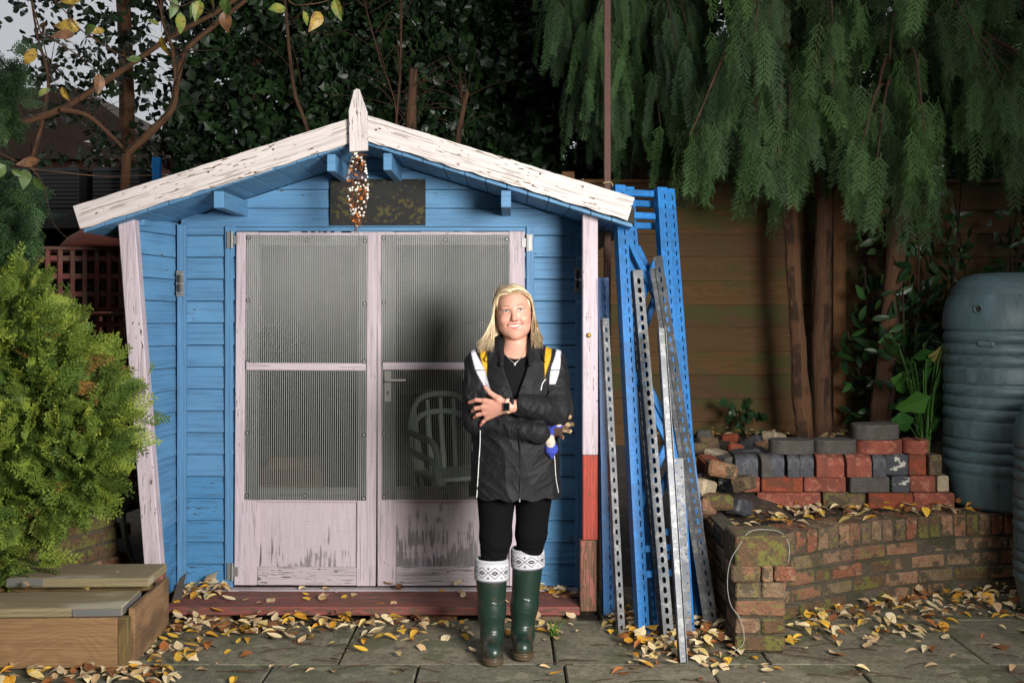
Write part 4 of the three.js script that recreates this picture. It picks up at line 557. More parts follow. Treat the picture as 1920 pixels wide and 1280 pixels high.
{
  const t = thing('thuja_bush', 'bushy yellow-green thuja spilling over the low brick wall', 'bush'), fr = [frond(0.13), frond(0.10), frond(0.16)], L = [[], [], []], C = [[], [], []];
  trunk(t, 'trunk', [V(-2.62, 0.2, -5.3), V(-2.58, 0.8, -5.25), V(-2.62, 1.5, -5.3)], 0.05, 0.02, barkBrown);
  const lobes = []; const outline = [[-60, 560], [20, 570], [70, 620], [110, 665], [150, 715], [185, 775], [170, 840], [140, 885], [95, 905], [50, 945], [5, 1000], [-50, 1040], [0, 640], [40, 700], [80, 750], [40, 810], [-10, 770], [-20, 880], [110, 800], [-70, 700], [-90, 860], [60, 860], [160, 790], [-100, 620], [-110, 960], [20, 1030], [130, 850], [-10, 930]];
  for (const [px, py] of outline) lobes.push([W(px, py, R(4.85, 5.35)), R(0.12, 0.18)]);
  for (const [c, r] of lobes) { put(t, 'branch', tube([V(-2.6, clamp(c.y - 0.1, 0.5, 1.4), -5.27), V(-2.6, c.y, -5.27).lerp(c, 0.5).add(V(0, 0.03, 0)), c], (q) => 0.010 * (1 - q) + 0.002, 5, 8), barkBrown); for (let k = 0; k < 92; k++) { const d = V(gauss(), gauss(), gauss()).normalize(), p = c.clone().addScaledVector(d, r * Math.pow(rnd(), 0.4)), i = Math.floor(rnd() * 3), out = d.clone().multiplyScalar(0.7).add(V(R(0, 0.5), R(-0.25, 0.6), R(0, 0.7))); L[i].push(mtx(p, quatFrom(out, V(gauss(), gauss(), gauss() + 0.3)), R(0.75, 1.5))); C[i].push(col(...(rnd() < 0.015 ? [c255(120, 92, 44), c255(150, 110, 50)] : [c255(58, 84, 24), c255(140, 152, 52)]), clamp(rnd() * 0.85 + (rnd() < 0.15 ? 0.3 : 0)))); } }
  fr.forEach((g, i) => instanced(t, 'foliage', g, std({ color: 0xffffff, roughness: 0.7 }), L[i], C[i]));
  // dark conifer hanging in behind it at the frame edge
  const s = thing('cypress_tree', 'dark green cypress with drooping fans behind the thuja', 'tree'), L2 = [], C2 = []; trunk(s, 'trunk', [V(-3.1, 0, -5.9), V(-3.08, 1.6, -5.9), V(-3.1, 3.4, -5.9)], 0.07, 0.03, barkRed);
  for (let k = 0; k < 26; k++) { const c = k < 18 ? W(R(-120, 25), R(310, 500), R(5.3, 5.9)) : W(R(-150, 10), R(60, 260), R(5.9, 6.6)); put(s, 'branch', tube([V(-3.1, c.y + 0.1, -5.9), V(-3.1, c.y + 0.12, -5.9).lerp(c, 0.5), c], 0.006, 5, 6), barkRed); for (let j = 0; j < 46; j++) { const p = c.clone().add(V(gauss() * 0.12, gauss() * 0.1, gauss() * 0.12)); L2.push(mtx(p, quatFrom(V(gauss() * 0.5 + 0.3, R(-0.9, 0.1), gauss() * 0.5 + 0.3), V(gauss(), gauss(), 1)), R(0.8, 1.4))); C2.push(col(c255(20, 44, 20), c255(54, 84, 36), rnd())); } }
  instanced(s, 'foliage', fr[2], std({ color: 0xffffff, roughness: 0.7 }), L2, C2);
}
// --- ivy-clad trees behind the summerhouse, sky showing through on the left ---
{
  const ivy = [clumpOfLeaves(9, 0.085, 0.075, 0.8, { lobes: 2 }), clumpOfLeaves(8, 0.075, 0.07, 0.72)], lm = std({ color: 0xffffff, roughness: 0.45 });
  const tree = (label, base, top, r, N, vol, cA, cB, group, name = 'ivy_tree') => { // vol(): a point of the crown
    const t = thing(name, label, 'tree', group); trunk(t, 'trunk', [base, base.clone().lerp(top, 0.4).add(V(R(-0.1, 0.1), 0, 0)), top], r, r * 0.5, barkBrown); const L = [[], []], C = [[], []];
    for (let k = 0; k < N; k++) { const p = vol(); if (!p) continue; const i = k % 2; L[i].push(mtx(p, new THREE.Euler(R(0, 6.28), R(0, 6.28), R(0, 6.28)), R(0.75, 1.25))); C[i].push(col(cA, cB, rnd())); }
    ivy.forEach((g, i) => instanced(t, 'foliage', g, lm, L[i], C[i])); return t;
  };
  const tall = [], dA = c255(16, 30, 15), dB = c255(42, 68, 32), gap = (p, f, thr) => n3(p.x * f + 31, p.y * f, p.z * f + 7) > thr;
  const box3 = (x0, x1, y0, y1, d0, d1, f, thr) => () => { const p = W(R(x0, x1), R(y0, y1), R(d0, d1)); return gap(p, f, thr) ? p : null; };
  tall[0] = tree('tall ivy-covered tree rising behind the summerhouse ridge', W(770, 700, 8.8), W(775, -300, 8.8), 0.14, 5200, box3(560, 1010, -330, 400, 8.2, 9.4, 1.6, 0.3), dA, dB, 'ivy-clad trees behind the summerhouse');
  tall[1] = tree('ivy-covered tree behind the right slope of the roof', W(1010, 700, 9.3), W(1020, -300, 9.3), 0.13, 5200, box3(880, 1330, -330, 560, 9.0, 10.2, 1.4, 0.24), dA, dB, 'ivy-clad trees behind the summerhouse');
  tall[2] = tree('broad dark evergreen closing the view behind the conifers', W(1500, 700, 10), W(1500, -300, 10), 0.16, 6500, box3(1200, 2150, -330, 560, 9.4, 11.0, 1.0, 0.16), dA, c255(40, 66, 34), 'ivy-clad trees behind the summerhouse');
  tall[3] = tree('ivy-covered tree with gaps of sky behind the left roof slope', W(480, 700, 9.0), W(470, -300, 9.0), 0.1, 2500, box3(330, 660, -330, 420, 8.4, 9.6, 1.5, 0.48), dA, dB, 'ivy-clad trees behind the summerhouse');
  tree('holly tree with bright sky showing between its leaves', W(220, 700, 9.6), W(215, -300, 9.6), 0.09, 420, box3(60, 420, -330, 330, 9.0, 10.2, 1.7, 0.52), dA, dB, 'ivy-clad trees behind the summerhouse', 'holly_tree');
  tree('thin holly tree with sparse leaves against the white sky', W(-40, 700, 10.4), W(-40, -300, 10.4), 0.08, 130, box3(-200, 200, -300, 250, 10, 11, 1.8, 0.5), dA, dB, 'ivy-clad trees behind the summerhouse', 'holly_tree');
  tree('dark shrub filling the gap left of the summerhouse', W(150, 900, 8.2), W(160, 500, 8.2), 0.05, 1500, box3(-60, 330, 395, 560, 7.9, 8.6, 1.6, 0.25), dA, dB, null, 'evergreen_shrub');
  const over = (t, x0, x1, d0, d1, n) => { const L = [[], []], C = [[], []]; for (let k = 0; k < n; k++) { const p = V(R(x0, x1), R(4.9, 8.6), -R(d0, d1)); if (!gap(p, 0.9, 0.3)) continue; L[k % 2].push(mtx(p, new THREE.Euler(R(0, 6.28), R(0, 6.28), R(0, 6.28)), R(1.6, 2.6))); C[k % 2].push(col(dA, dB, rnd())); } ivy.forEach((g, i) => instanced(t, 'upper_foliage', g, lm, L[i], C[i])); };
  over(tall[0], -1.9, 0.6, 6.6, 10.2, 1300); over(tall[1], 0.3, 2.4, 6.6, 10.6, 1200); over(tall[2], 2.2, 6.2, 6.4, 11, 1700); over(tall[3], -3.4, -1.6, 7.4, 10.2, 700);
  // bare limbs crossing in front of the leaves
  const b = thing('bare_tree', 'bare forked tree with long brown limbs left of the roof', 'tree'), limbs = [[[30, 232], [110, 206], [185, 160], [262, 108], [330, 62], [400, 25], [470, -20]], [[236, 288], [290, 240], [322, 202], [330, 160], [348, 95], [400, 48], [460, 0]], [[112, 205], [160, 215], [190, 238], [236, 290], [222, 316]], [[60, 300], [75, 240], [90, 150], [70, 70], [55, -20]], [[330, 150], [322, 90], [305, 40], [300, -20]], [[236, 288], [232, 420], [240, 640]]];
  limbs.forEach((l, i) => trunk(b, 'limb', l.map(([x, y], k) => W(x, y, 7.4 + 0.05 * k)), [0.026, 0.03, 0.018, 0.016, 0.014, 0.032][i], [0.016, 0.016, 0.01, 0.006, 0.008, 0.03][i], barkBrown, 8));
  for (let k = 0; k < 60; k++) { const l = limbs[k % 5], a = l[Math.floor(R(0, l.length - 1))], p = W(a[0], a[1], 7.5), d = V(gauss(), gauss() + 0.2, gauss() * 0.5).multiplyScalar(0.35); put(b, 'twig', tube([p, p.clone().addScaledVector(d, 0.5).add(V(gauss() * 0.04, gauss() * 0.04, 0)), p.clone().add(d)], (t) => 0.004 * (1 - t) + 0.001, 4, 6), barkDark); }
  const stems = [['sapling', 'reddish bare sapling stem rising behind the left roof slope', [[578, 250], [556, 190], [543, 100], [534, 0], [530, -60]], 0.02], ['sapling', 'thin straight sapling behind the finial', [[742, 245], [750, 150], [752, 40], [755, -60]], 0.013], ['sapling', 'slanting brown sapling left of the finial', [[740, 190], [715, 120], [690, 30], [670, -50]], 0.008], ['tree_stump', 'rough brown tree stump behind the finial', [[770, 250], [772, 200], [775, 130]], 0.055], ['tree_stump', 'cut tree stump leaning behind the right roof slope', [[860, 250], [868, 210], [876, 172]], 0.03]];
  for (const [n, lab, pts, r] of stems) { const s = thing(n, lab, n === 'sapling' ? 'sapling' : 'stump'); const p = pts.map(([x, y]) => W(x, y, 7.9)); p.unshift(V(p[0].x, 0, p[0].z)); trunk(s, 'trunk', p, r, r * 0.6, barkRed, 8); for (let k = 0; k < 14; k++) { const q = p[1].clone().lerp(p[p.length - 1], rnd()), d = V(gauss() * 0.5, R(0.0, 0.4), gauss() * 0.2); put(s, 'twig', tube([q, q.clone().addScaledVector(d, 0.5).add(V(0, 0.03, 0)), q.clone().add(d)], 0.003, 4, 6), barkRed); } }
  // overhanging twigs with a few autumn leaves, close to the camera
  const o = thing('autumn_branch', 'overhanging twigs with yellowing oval leaves above the roof', 'branch'); const lc = [[112, 136, 52, 150, 140, 50], [182, 150, 48, 112, 76, 34], [140, 94, 54, 90, 58, 36], [92, 122, 48, 70, 100, 40]].map((c, i) => { const m = leafMat(255, 255, 255, 0.55, 0.35); m.map = speckTex(c255(c[0], c[1], c[2]), 820 + i * 5, { size: 1.6, patch: c255(c[3], c[4], c[5]), pt: 0.46, patch2: c255(96, 66, 36), p2: 0.66, sp: 0.1 }); return m; }), lg = [leafGeo(0.55, 0.15, 0.15), leafGeo(0.6, 0.3, 0.4), leafGeo(0.48, 0.45, -0.3), leafGeo(0.66, 0.2, 0.6)];
  const lv = [[568, 28, 0, 3.4], [600, 30, 1, 3.0], [535, 22, 0, 2.2], [628, 5, 0, 3.2], [298, 55, 0, 1.7], [303, 75, 1, 3.0], [338, 30, 0, 2.9], [375, 8, 0, 3.0], [398, 0, 1, 2.6], [420, 28, 2, 3.2], [90, 172, 0, 3.1], [115, 170, 1, 3.5], [140, 72, 2, 2.0], [150, 60, 1, 1.6], [196, 66, 1, 1.6], [180, 57, 3, 1.9], [65, 98, 1, 2.4], [140, 15, 2, 1.7], [265, 118, 3, 1.6], [85, 50, 2, 2.6], [185, 145, 2, 3.1], [18, 285, 3, 1.6], [20, 325, 3, 3.8], [46, 325, 3, 3.3], [62, 340, 3, 3.9], [10, 318, 3, 2.3], [75, 308, 2, 1.7], [425, 3, 3, 2.9], [330, 5, 3, 2.8], [360, 12, 3, 3.3], [155, 5, 1, 1.7]];
  lv.forEach(([px, py, c, a], i) => { const m = put(o, 'leaf', lg[(i * 7) % 4], lc[c], W(px, py - 8, 4.7 + (i % 5) * 0.08), [R(-0.7, 0.7), R(-0.9, 0.9), a + gauss() * 0.2]); m.scale.setScalar(R(0.06, 0.108)); m.scale.x *= R(0.75, 1.1); });
  const tw = [[[520, -40], [545, 5], [575, 8], [615, 0], [660, -30]], [[270, -60], [300, 20], [302, 60]], [[270, -60], [330, 10], [372, -2], [430, -10]], [[40, -60], [75, 60], [100, 150], [112, 180]], [[40, -60], [120, 20], [160, 62], [200, 62]], [[-30, 270], [20, 298], [60, 318], [80, 345], [100, 420], [135, 455]], [[20, 298], [60, 316], [110, 322], [190, 330], [290, 328]], [[160, 62], [220, 100], [265, 115]], [[75, 60], [140, 100], [185, 140]]];
  for (const l of tw) put(o, 'twig', tube(l.map(([x, y], k) => W(x, y, 4.85 + 0.05 * (k % 2))), (t) => 0.0035 * (1 - t) + 0.0012, 5, 24), barkBrown);
}
// ---------- left side: timber step box, low wall, crates, rack, far house ----------
{
  const pine = std({ map: woodTex(c255(140, 108, 74), c255(104, 78, 50), 740, { stain: c255(62, 46, 30), st: 0.5 }), bumpMap: grainBump, bumpScale: 0.004, roughness: 0.85 }), lidM = std({ map: woodTex(c255(136, 124, 94), c255(104, 92, 66), 746, { stain: c255(176, 170, 152), st: 0.8 }), bumpMap: grainBump, bumpScale: 0.006, roughness: 0.9 }), postM = std({ map: woodTex(c255(112, 92, 50), c255(70, 54, 32), 752, { st: 0.8 }), roughness: 0.9 });
  const b = thing('timber_box', 'low timber box with two greyed lid boards and metal corner strips', 'box'); b.position.set(-2.06, 0, -4.95); b.rotation.y = 0.045;
  const w = 0.84, d = 0.60, h = 0.218; // local: right front corner at (0.37, 0.3)
  put(b, 'front_board', box(w - 0.05, h, 0.028, 0.004), pine, [-0.075, h / 2 + 0.004, d / 2 - 0.014]); put(b, 'side_board', box(0.028, h + 0.03, d - 0.05, 0.004), pine, [0.366, h / 2 + 0.018, -0.02]); put(b, 'corner_post', box(0.045, h, 0.045, 0.004), postM, [0.343, h / 2 + 0.003, d / 2 - 0.02]); put(b, 'rear_board', box(w, h, 0.028, 0.004), pine, [-0.05, h / 2, -d / 2]);
  put(b, 'lid_board', box(0.87, 0.040, 0.29, 0.006), lidM, [-0.10, h + 0.026, 0.15], [0, 0.01, 0]); put(b, 'lid_board', box(0.66, 0.042, 0.29, 0.006), lidM, [0.04, h + 0.080, -0.15], [0, -0.02, 0]); put(b, 'lid_batten', box(0.7, 0.036, 0.05, 0.004), postM, [0, h + 0.04, -0.1]);
  const lid = (n, s, p) => put(b, n, box(...s, 0.001), zincMat, p);
  lid('metal_strip', [0.21, 0.034, 0.003], [0.23, h + 0.027, 0.297]); lid('metal_strip', [0.003, 0.034, 0.27], [0.3375, h + 0.027, 0.152]); lid('metal_strip', [0.17, 0.034, 0.003], [-0.20, h + 0.087, -0.001]);
}
{ // low mossy wall
  const wl = thing('low_brick_wall', 'low mossy brick wall under the thuja behind the timber box', 'wall'); const a = V(-2.60, 0, -4.72), e = V(-2.22, 0, -5.75), L = a.distanceTo(e), dir = e.clone().sub(a).normalize(), yaw = Math.atan2(-dir.z, dir.x);
  for (let c = 0; c < 6; c++) for (let s = c % 2 ? 0.05 : -0.06; s < L; s += 0.225) { const p = a.clone().addScaledVector(dir, s + 0.11), m = put(wl, 'brick', stretchers[Math.floor(rnd() * 4)], rnd() < 0.5 ? mossBrick : pickBrick(), [p.x, 0.038 + c * 0.079, p.z]); m.rotation.y = yaw + gauss() * 0.012; }
  const m = put(wl, 'mortar', box(L + 0.1, 0.465, 0.085, 0.004), mortarMat, [(a.x + e.x) / 2, 0.2325, (a.z + e.z) / 2]); m.rotation.y = yaw;
  const g = new THREE.PlaneGeometry(3, 3.4, 24, 24); g.rotateX(-Math.PI / 2); const p = g.attributes.position, uv = g.attributes.uv; for (let i = 0; i < p.count; i++) { const z = p.getZ(i) - 6.4, xe = -2.66 + (-4.72 - z) * 0.369, x = Math.min(p.getX(i) - 3.6, xe); p.setXYZ(i, x, 0.43 + (fbm(x * 3, z * 3, 64, 64, 8, 3) - 0.5) * 0.06, z); uv.setXY(i, x, z); } g.computeVertexNormals(); structure('left_bed_soil', new THREE.Mesh(g, soilMat));
}
{ // stacked harvest crates with a terracotta bowl on top
  const cm = [std({ map: speckTex(c255(104, 48, 40), 760, { size: 0.5, patch: c255(84, 64, 50), pt: 0.46, pa: 0.8, sp: 0.1 }), roughness: 0.8 })];
  const crate = (y, lab) => { const g = thing('plastic_crate', lab, 'crate', 'faded red crates stacked behind the thuja', [-2.46, y, -6.2]); g.rotation.y = 0.42; const w = 0.60, d = 0.42, h = 0.365, bar = (s, p) => put(g, 'slat', box(...s, 0.003), cm[0], p);
    put(g, 'base', box(w, 0.02, d, 0.003), cm[0], [0, 0.012, 0]); put(g, 'rim', box(w + 0.04, 0.018, 0.03, 0.003), cm[0], [0, h - 0.01, d / 2 + 0.005]); put(g, 'rim', box(w + 0.04, 0.018, 0.03, 0.003), cm[0], [0, h - 0.01, -d / 2 - 0.005]); put(g, 'rim', box(0.03, 0.018, d, 0.003), cm[0], [w / 2 + 0.005, h - 0.01, 0]); put(g, 'rim', box(0.03, 0.018, d, 0.003), cm[0], [-w / 2 - 0.005, h - 0.01, 0]);
    for (const y2 of [0.10, 0.2, 0.3]) for (const s of [-1, 1]) { bar([w, 0.03, 0.008], [0, y2, s * (d / 2 - 0.006)]); bar([0.008, 0.03, d - 0.02], [s * (w / 2 - 0.006), y2, 0]); }
    for (let k = 0; k <= 9; k++) for (const s of [-1, 1]) { bar([0.026, h - 0.03, 0.012], [-w / 2 + 0.013 + k * (w - 0.026) / 9, h / 2, s * (d / 2 + 0.003)]); if (k < 7) bar([0.012, h - 0.03, 0.026], [s * (w / 2 + 0.003), h / 2, -d / 2 + 0.02 + k * (d - 0.04) / 6]); } };
  crate(0.44, 'faded red crate at the bottom of the stack'); crate(0.812, 'faded red crate second from the bottom of the stack'); crate(1.184, 'faded red crate third from the bottom of the stack'); crate(1.556, 'faded red plastic crate on top, holding the terracotta bowl');
  const pot = thing('terracotta_bowl', 'wide terracotta bowl sitting upside down on the top crate', 'bowl', null, [-2.36, 1.925, -6.25]); put(pot, 'bowl', new THREE.LatheGeometry([[0.265, 0], [0.27, 0.012], [0.255, 0.03], [0.225, 0.065], [0.16, 0.105], [0.08, 0.118], [0.001, 0.12]].map((p) => new THREE.Vector2(...p)), 48), std({ map: speckTex(c255(134, 66, 44), 766, { size: 0.5, patch: c255(112, 54, 38), sp: 0.1 }), roughness: 0.85 }));
}
{ // rack with black ribbed trays behind the roof
  const rk = thing('storage_rack', 'blue storage rack with a dark shelf behind the summerhouse', 'rack', null, [-3.05, 0, -7.75]); const sm = std({ color: rgb(34, 35, 36), roughness: 0.7 });
  for (const [x, z] of [[0.50, 0.1], [0.60, -0.35], [-0.75, 0.1], [-0.75, -0.35]]) put(rk, 'upright', box(0.055, x === 0.5 ? 2.66 : 2.6, 0.05, 0.003), rackMat, [x, x === 0.5 ? 1.33 : 1.3, z]); put(rk, 'shelf', box(1.42, 0.05, 0.5, 0.004), sm, [-0.1, 2.26, -0.12]); put(rk, 'beam', box(1.42, 0.09, 0.03, 0.004), sm, [-0.1, 2.19, 0.14]); put(rk, 'shelf', box(1.42, 0.05, 0.5, 0.004), sm, [-0.1, 1.2, -0.12]);
  const tray = (x, w, lab) => { const t = thing('ribbed_tray', lab, 'tray', 'black ribbed trays on the rack', [x, 2.287, -7.82]); put(t, 'body', box(w, 0.30, 0.36, 0.005), std({ color: rgb(26, 27, 28), roughness: 0.75 }), [0, 0.152, 0]); const rg = box(w, 0.018, 0.012, 0.004), rm = std({ color: rgb(44, 46, 48), roughness: 0.6 }); for (let k = 0; k < 10; k++) put(t, 'rib', rg, rm, [0, 0.02 + k * 0.029, 0.184]); };
  tray(-3.63, 0.34, 'black ribbed tray at the far end of the rack'); tray(-3.27, 0.33, 'black ribbed tray in the middle of the rack'); tray(-2.84, 0.33, 'black ribbed tray nearest the blue rack upright');
}
{ // dark clutter in the passage beside the summerhouse
  const h = thing('grey_hose', 'grey ribbed hose hanging in the passage beside the porch post', 'hose'); const pts = [V(-2.0, 0.62, -5.75), V(-2.06, 0.6, -5.72), V(-2.08, 0.45, -5.7), V(-2.05, 0.3, -5.7), V(-2.0, 0.16, -5.72), V(-1.95, 0.1, -5.8)]; put(h, 'hose', tube(pts, (t) => 0.016 + 0.003 * Math.sin(t * 220), 8, 120), std({ color: rgb(88, 90, 92), roughness: 0.6 }));
  const p = thing('blue_pipe', 'short blue pipe lying in the passage beside the summerhouse', 'pipe'); put(p, 'pipe', tube([V(-2.24, 0.02, -5.72), V(-2.12, 0.2, -5.95)], 0.02, 10, 4), rackMat);
  const s = thing('rusty_saw_blade', 'dark pointed metal blade sticking up at the corner of the deck', 'blade'); const sh = new THREE.Shape(); sh.moveTo(-0.02, 0); sh.lineTo(0.025, 0); sh.lineTo(0.045, 0.1); sh.quadraticCurveTo(0.05, 0.13, 0.06, 0.15); sh.lineTo(0.02, 0.12); sh.closePath(); put(s, 'blade', new THREE.ExtrudeGeometry(sh, { depth: 0.004, bevelEnabled: false }), std({ color: rgb(84, 78, 72), metalness: 0.5, roughness: 0.6 }), [-1.735, FLOOR + 0.001, -5.5]);
}
{ // neighbour's house far behind the trees
  const hs = thing('brick_house', 'distant brick house with a dark tiled roof beyond the trees', 'house', null, [-13.6, 0, -31]); const bm = std({ map: speckTex(c255(146, 92, 70), 780, { size: 2.5, patch: c255(120, 76, 58) }), roughness: 0.95 }), tm = std({ map: speckTex(c255(86, 66, 54), 784, { size: 2, patch: c255(66, 62, 46) }), roughness: 0.95 });
  put(hs, 'wall', box(9, 5.4, 7, 0.02), bm, [0, 2.7, 0]); const T = new THREE.Shape(); T.moveTo(-4.9, 0); T.lineTo(4.9, 0); T.lineTo(2.6, 1.8); T.lineTo(-2.6, 1.8); put(hs, 'roof', new THREE.ExtrudeGeometry(T, { depth: 7.6, bevelEnabled: false }), tm, [0, 5.41, -3.8]);
  for (const x of [-2.6, 0.2, 2.8]) { const wn = put(hs, 'window', box(1.3, 1.3, 0.08, 0.02), std({ color: rgb(214, 214, 208), roughness: 0.5 }), [x, 4.2, 3.52]); put(wn, 'glass', box(1.06, 1.06, 0.02, 0.005), std({ color: rgb(60, 68, 76), roughness: 0.15 }), [0, 0, 0.04]); }
}
// ---------- fallen leaves, twigs, small plants on the ground ----------
{
  const lg = [leafGeo(0.5, 0.35, 0.3), leafGeo(0.58, 0.2, -0.25), leafGeo(0.44, 0.7, 0.15), leafGeo(0.66, 0.12, 0.5), leafGeo(0.85, 0.25, 0.2, 2)], L = [[], [], [], [], []], C = [[], [], [], [], []], pal = [c255(222, 206, 172), c255(226, 210, 170), c255(206, 184, 148), c255(222, 180, 58), c255(204, 176, 138), c255(208, 154, 40), c255(218, 196, 130), c255(190, 160, 122), c255(162, 100, 46), c255(124, 78, 42)];
  const drop = (x, y, z, lift = 0) => { const i = Math.floor(rnd() * 4.35), c = pal[Math.floor(Math.pow(rnd(), 1.15) * pal.length)]; L[i].push(mtx(V(x, y + R(0.003, 0.012) + lift, z), new THREE.Euler(-Math.PI / 2 + gauss() * (0.22 + lift * 5), gauss() * (0.22 + lift * 5), R(0, 6.28), 'YXZ').reorder('XYZ'), V(R(0.8, 1.15), 1, 1).multiplyScalar(0.032 + 0.05 * Math.pow(rnd(), 0.8)))); C[i].push(col(c, c.map((q) => q * 0.85), rnd())); };
  const drift = (n, x0, x1, d0, d1, thick, den = () => 1) => { for (let k = 0; k < n; k++) { const x = R(x0, x1), t = rnd(), d = d0 + (d1 - d0) * t; if (rnd() > den(x, d)) continue; drop(x, 0, -d, rnd() * thick * den(x, d)); } };
  drift(620, -1.72, 0.32, 4.98, 5.37, 0.045, (x, d) => smooth(4.95, 5.3, d) * (0.35 + 0.65 * smooth(-0.2, -0.7, x)));      // against the deck
  drift(60, -1.75, 0.1, 4.6, 5.1, 0.004, (x, d) => 0.35 + 0.5 * smooth(-0.6, -1.6, x));
  drift(120, -2.4, -1.45, 4.45, 4.65, 0.02); drift(40, -1.68, -1.4, 4.62, 5.0, 0.01);
  drift(430, 0.46, 1.05, 4.78, 5.5, 0.06, (x, d) => smooth(0.42, 0.6, x) * smooth(4.72, 4.95, d)); drift(26, 0.5, 1.15, 4.62, 4.85, 0.004);
  drift(860, 1.26, 2.9, 5.0, 5.9, 0.06, (x, d) => { const e = x < 1.92 ? 5.37 + (x - 1.41) * 0.57 : 5.66 + (x - 1.92) * 0.31; return d > e - 0.02 ? 0 : smooth(0.75, 0.08, e - d) * (x < 1.4 ? 0.5 : 1); });
  drift(26, 1.2, 3.0, 4.55, 5.1, 0.003); drift(16, -1.4, 1.2, 4.3, 4.75, 0.002);
  for (let k = 0; k < 260; k++) { const x = R(1.15, 2.75), z = -R(5.5, 6.06), e = x < 1.92 ? 5.4 + (x - 1.41) * 0.57 : 5.69 + (x - 1.92) * 0.31; if (-z < e + 0.01) continue; drop(x, 0.447, z, rnd() * 0.03); }   // along the wall top
  for (let k = 0; k < 260; k++) { const x = R(0.95, 2.6), z = -R(6.1, 7.4); drop(x, bedY(x, z) + 0.02, z, rnd() * 0.03); }
  for (let k = 0; k < 42; k++) drop(R(-1.76, 0.3), FLOOR, -R(5.42, 5.74), rnd() < 0.4 ? 0.02 : 0); for (let k = 0; k < 46; k++) drop(R(-1.77, -1.52), FLOOR, -R(5.55, 5.74), rnd() * 0.05); for (let k = 0; k < 26; k++) drop(R(0.14, 0.33), FLOOR, -R(5.5, 5.72), rnd() * 0.03);
  for (let k = 0; k < 260; k++) drop(R(-2.25, -1.88), 0, -R(5.35, 6.2), rnd() * 0.07); for (let k = 0; k < 6; k++) drop(R(-2.4, -1.8), 0.31, -R(4.8, 5.1));
  const lm = std({ map: speckTex([1.12, 1.1, 1.06], 840, { size: 1.7, patch: [0.9, 0.82, 0.68], pt: 0.52, patch2: [0.56, 0.44, 0.3], p2: 0.7, sp: 0.05 }), roughness: 0.75 });
  lg.forEach((g, i) => { const m = instanced(scene, 'fallen_leaves', g, lm, L[i], C[i]); tag(m, ['dry oval', 'arched', 'tightly folded', 'broad curled', 'lobed'][i] + ' autumn leaves lying in drifts on the paving', 'leaves', 'fallen leaves', 'stuff'); });
  const tg = []; for (let k = 0; k < 70; k++) { const x = R(-1.4, 2.4), z = -R(4.45, 5.0), a = R(-0.6, 0.6), l = R(0.05, 0.2), p = V(x, 0.004, z), q = V(x + Math.cos(a) * l, 0.005, z + Math.sin(a) * l); tg.push(tube([p, p.clone().lerp(q, 0.5).add(V(gauss() * 0.01, 0.004, gauss() * 0.012)), q], 0.0017, 4, 6)); }
  tag(put(scene, 'fallen_twigs', mergeGeometries(tg), barkBrown), 'thin brown twigs scattered over the paving slabs', 'twigs', null, 'stuff');
  const tuft = thing('grass_tuft', 'small tuft of green grass growing in a paving joint', 'grass', null, [0.205, 0, -5.12]), gm = leafMat(88, 132, 44, 0.6, 0.3); for (let k = 0; k < 14; k++) { const g = leafGeo(0.09, 0.3, R(0.2, 0.6)), m = put(tuft, 'blade', g, gm, [gauss() * 0.015, -0.003, gauss() * 0.01], [R(-0.3, 0.7), R(0, 6), gauss() * 0.35]); m.scale.setScalar(R(0.05, 0.12)); }
  // bricks under the deck edge
  for (const [x, i] of [[-1.55, 0], [-0.62, 1], [-0.39, 2], [0.22, 3]]) tag(put(scene, 'support_brick', stretchers[i], brickMats[i], [x, -0.012, -5.48], [0, 0.05, 0]), 'worn brick under the deck edge ' + ['near the timber box', 'below the gap between the doors', 'just right of the door gap', 'beside the red porch post'][i], 'brick', 'bricks under the deck');
}
